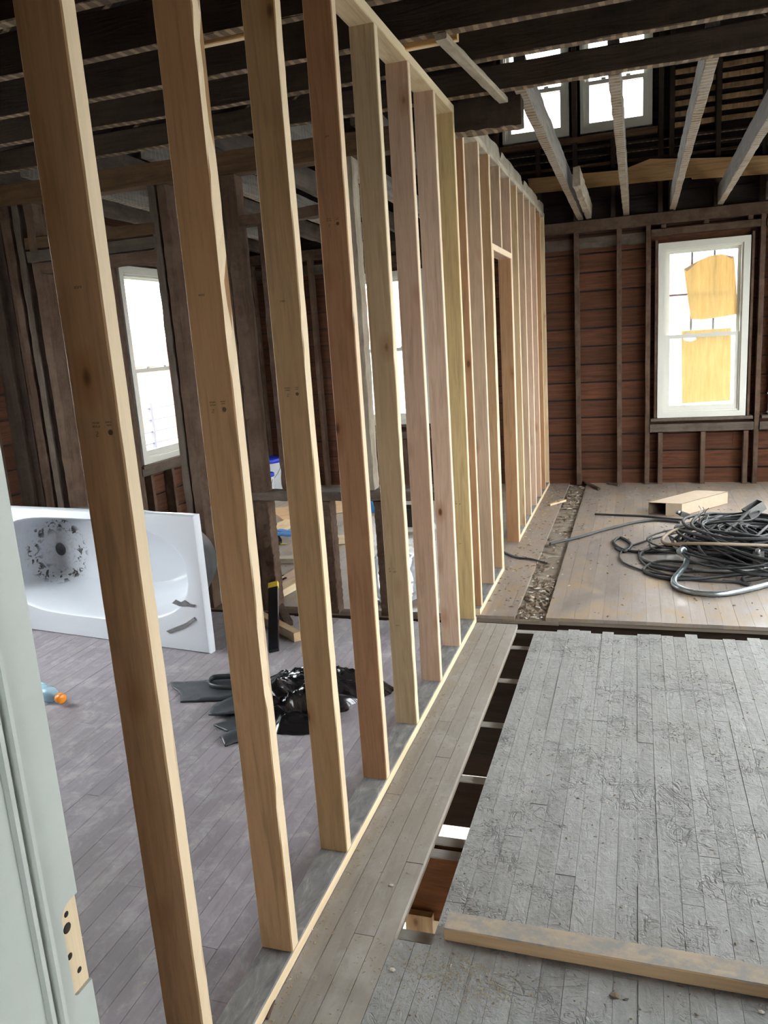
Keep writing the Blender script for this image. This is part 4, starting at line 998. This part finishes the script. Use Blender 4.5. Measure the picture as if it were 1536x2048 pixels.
for k, (q, zz) in enumerate((([(1398, 1040), (1400, 1030), (1408, 1022), (1406, 1014)], [.2, .26, .3, .33]), ([(1402, 1042), (1396, 1030), (1402, 1020), (1398, 1012)], [.2, .25, .28, .30]), ([(1405, 1040), (1412, 1032), (1410, 1024), (1418, 1016)], [.2, .24, .28, .31]))):
    cable('bare_wire', q, .003, 'steel' if k != 2 else 'tancable', ('bare wire end sticking up from the heap', 'bent bare wire end beside a junction clamp', 'tan wire end sticking up from the heap')[k], zs=zz, cat='wire')
c = fl(1525, 1052, .03); o = lumber('old_board', (1.55, 4.55, .10), (2.5, 4.75, .10), .16, .03, 'oldgrey', None, up=(0, 1, 0)); tag(o, 'old dark board lying under the cable heap', 'board')
# cardboard box
q0, q1 = fl(1297, 1029), fl(1352, 1031); q2 = fl(1436, 1009)
cbx = root('cardboard_box', q0); tag(cbx, 'long tan cardboard box with an open end on the back floor', 'cardboard box')
ux = (q1-q0); wbx = .30; hbx = .105; ux = Vector((1, -.10, 0)).normalized(); uy = Vector((.62, .78, 0)).normalized(); lbx = .62
q0.z = 0; wd_ = .26
A = q0; Bc = q0+Vector((.97, -.24, 0)).normalized()*wd_; dv_ = Vector((.63, .78, 0)).normalized()*lbx; hz = Vector((0, 0, hbx))
for nm, quad, th, mt in (('box_top', [A+hz, Bc+hz, Bc+dv_+hz, A+dv_+hz], (0, 0, -.004), 'card'), ('box_base', [A, Bc, Bc+dv_, A+dv_], (0, 0, .004), 'cardin'), ('box_side', [Bc, Bc+dv_, Bc+dv_+hz, Bc+hz], Vector((-.004, .001, 0)), 'card'), ('box_side', [A, A+dv_, A+dv_+hz, A+hz], Vector((.004, -.001, 0)), 'cardin'), ('box_back', [A+dv_, Bc+dv_, Bc+dv_+hz, A+dv_+hz], -dv_.normalized()*.004, 'cardin')):
    prism(nm, quad, th, mt, cbx)
fA = Bc.lerp(A, .48); prism('end_flap', [fA, Bc, Bc+hz, fA+hz], (0, -.003, 0), 'card', cbx)

# ---- rubble: trench filling, crumbs, chips
def crumbs(name, label, n, area, size, mat, seed, flat=.5):
    r_ = random.Random(seed); vs, fs = [], []
    for _ in range(n):
        x, y, z0 = area(r_)
        while z0 > -.01 and ((GX0-.012 < x < GX1+.012 and .545 < y < 2.9) or SLOT0-.08 < y < SLOT1+.02): x, y, z0 = area(r_)
        s = size*r_.uniform(.4, 1.5); l = s*r_.uniform(.8, 3); a = r_.uniform(0, 6.28); h = s*flat*r_.uniform(.3, 1)
        ca, sa = math.cos(a), math.sin(a); i = len(vs)
        for (u, v, hh) in ((-l, -s, 0), (l, -s*.7, 0), (l*.8, s, 0), (-l*.9, s*.8, 0), (0, 0, h)): vs.append((x+(u*ca-v*sa)*.5, y+(u*sa+v*ca)*.5, z0+hh+.0006))
        fs += [(i, i+1, i+4), (i+1, i+2, i+4), (i+2, i+3, i+4), (i+3, i, i+4), (i+3, i+2, i+1, i)]
    o = mesh_obj(name, vs, fs, mat); o['kind'] = 'stuff'; o['label'] = label; o['category'] = 'debris'; return o
tr = lambda r_: (r_.uniform(.20, .35), r_.choice((r_.uniform(3.05, 6.75), r_.gauss(3.4, .25), r_.gauss(6.2, .4))), -.021+.012*r_.random())
def trc(r_):
    x, y, z_ = tr(r_); return x, min(6.8, max(3.02, y)), z_
crumbs('trench_rubble', 'brown rubble filling the trench in the back floor', 420, trc, .020, 'debris', 3)
crumbs('trench_chips', 'pale chips lying in the trench of the back floor', 140, trc, .012, 'plaster', 4)
def nearwall(r_): return (r_.uniform(-.0, .20) if r_.random() < .6 else .004+abs(r_.gauss(0, .03)), r_.uniform(-.1, 2.8), .001)
crumbs('sawdust_crumbs', 'sawdust and splinters along the new bottom plate', 700, nearwall, .0035, 'sawdust', 5)
def deck(r_): return (r_.uniform(.33, 1.5), r_.uniform(-.1, 2.75), .001)
crumbs('floor_crumbs', 'small dark crumbs scattered on the cracked grey floor', 500, deck, .0045, 'debris', 6)
crumbs('floor_grit', 'tiny pale grit scattered on the cracked grey floor', 350, lambda r_: (r_.uniform(.0, 1.5), r_.uniform(-.2, 2.75), .001), .003, 'plaster', 7)
def nearend(r_): return (.3+r_.gauss(0, .10)+.1, .50+r_.gauss(0, .05)-.03, .001)
crumbs('slot_dirt', 'dirt and straw-like splinters heaped where the slot ends', 1100, nearend, .0024, 'sawdust', 8)
def back(r_): return (r_.uniform(-.0, .19) if r_.random() < .5 else r_.uniform(.36, 1.6), r_.uniform(3.05, 6.7), .001)
crumbs('back_litter', 'splinters and litter scattered on the back room floor', 420, back, .010, 'debris', 9)
crumbs('back_chips', 'pale plaster flakes scattered on the back room floor', 220, back, .008, 'plaster', 10)
crumbs('left_grit', 'pale grit scattered on the violet-grey floor', 260, lambda r_: (r_.uniform(-2.6, -.1), r_.uniform(.2, 2.7), .001), .005, 'plaster', 12)
crumbs('rear_left_litter', 'litter scattered on the floor beyond the old partition', 260, lambda r_: (r_.uniform(-2.4, -.15), r_.uniform(3.1, 6.4), .001), .009, 'debris', 13)
def chip(px, py, s, mat, label):
    c = fl(px, py); bm = bmesh.new(); bmesh.ops.create_icosphere(bm, subdivisions=1, radius=s)
    for v in bm.verts: v.co = Vector((v.co.x*1.3, v.co.y, max(-.2*s, v.co.z*.6)))*(1+.35*noise.noise(v.co*90+Vector((px, py, 0))))
    zmin = min(v.co.z for v in bm.verts)
    for v in bm.verts: v.co += Vector((c.x, c.y, -zmin+.0008))
    me = bpy.data.meshes.new('plaster_chip'); bm.to_mesh(me); bm.free(); me.materials.append(M[mat])
    o = bpy.data.objects.new('plaster_chip', me); COL.objects.link(o); tag(o, label, 'chip')
chip(1106, 1868, .008, 'plaster', 'white plaster chip behind the dirty two-by-four')
chip(618, 1862, .010, 'plaster', 'cream splinter chip beside the new bottom plate')
chip(783, 1772, .006, 'plaster', 'small white chip on the worn grey boards')
chip(785, 1942, .007, 'plaster', 'white chip near the end of the floor slot')
chip(1230, 1992, .010, 'debris', 'brown clod on the grey floor before the two-by-four')
chip(1522, 2026, .006, 'plaster', 'white chip on the grey floor before the two-by-four')
# broken wood by the trench end at the far wall
for k, (pa, pb, lb) in enumerate((((1165, 964), (1198, 980), 'broken brown stick lying at the far wall'), ((1098, 1012), (1130, 1003), 'yellowish torn splinter lying by the trench'), ((1215, 968), (1238, 972), 'small dark splinter lying at the far wall'), ((535, 2040), (548, 2002), 'dark splinter leaning on the bottom plate'))):
    plank_on_floor('splinter', pa, pb, .03 if k < 3 else .008, .02 if k < 3 else .006, ('oldstud', 's_gold', 'oldgrey', 'oldstud')[k], lb, 'splinter')
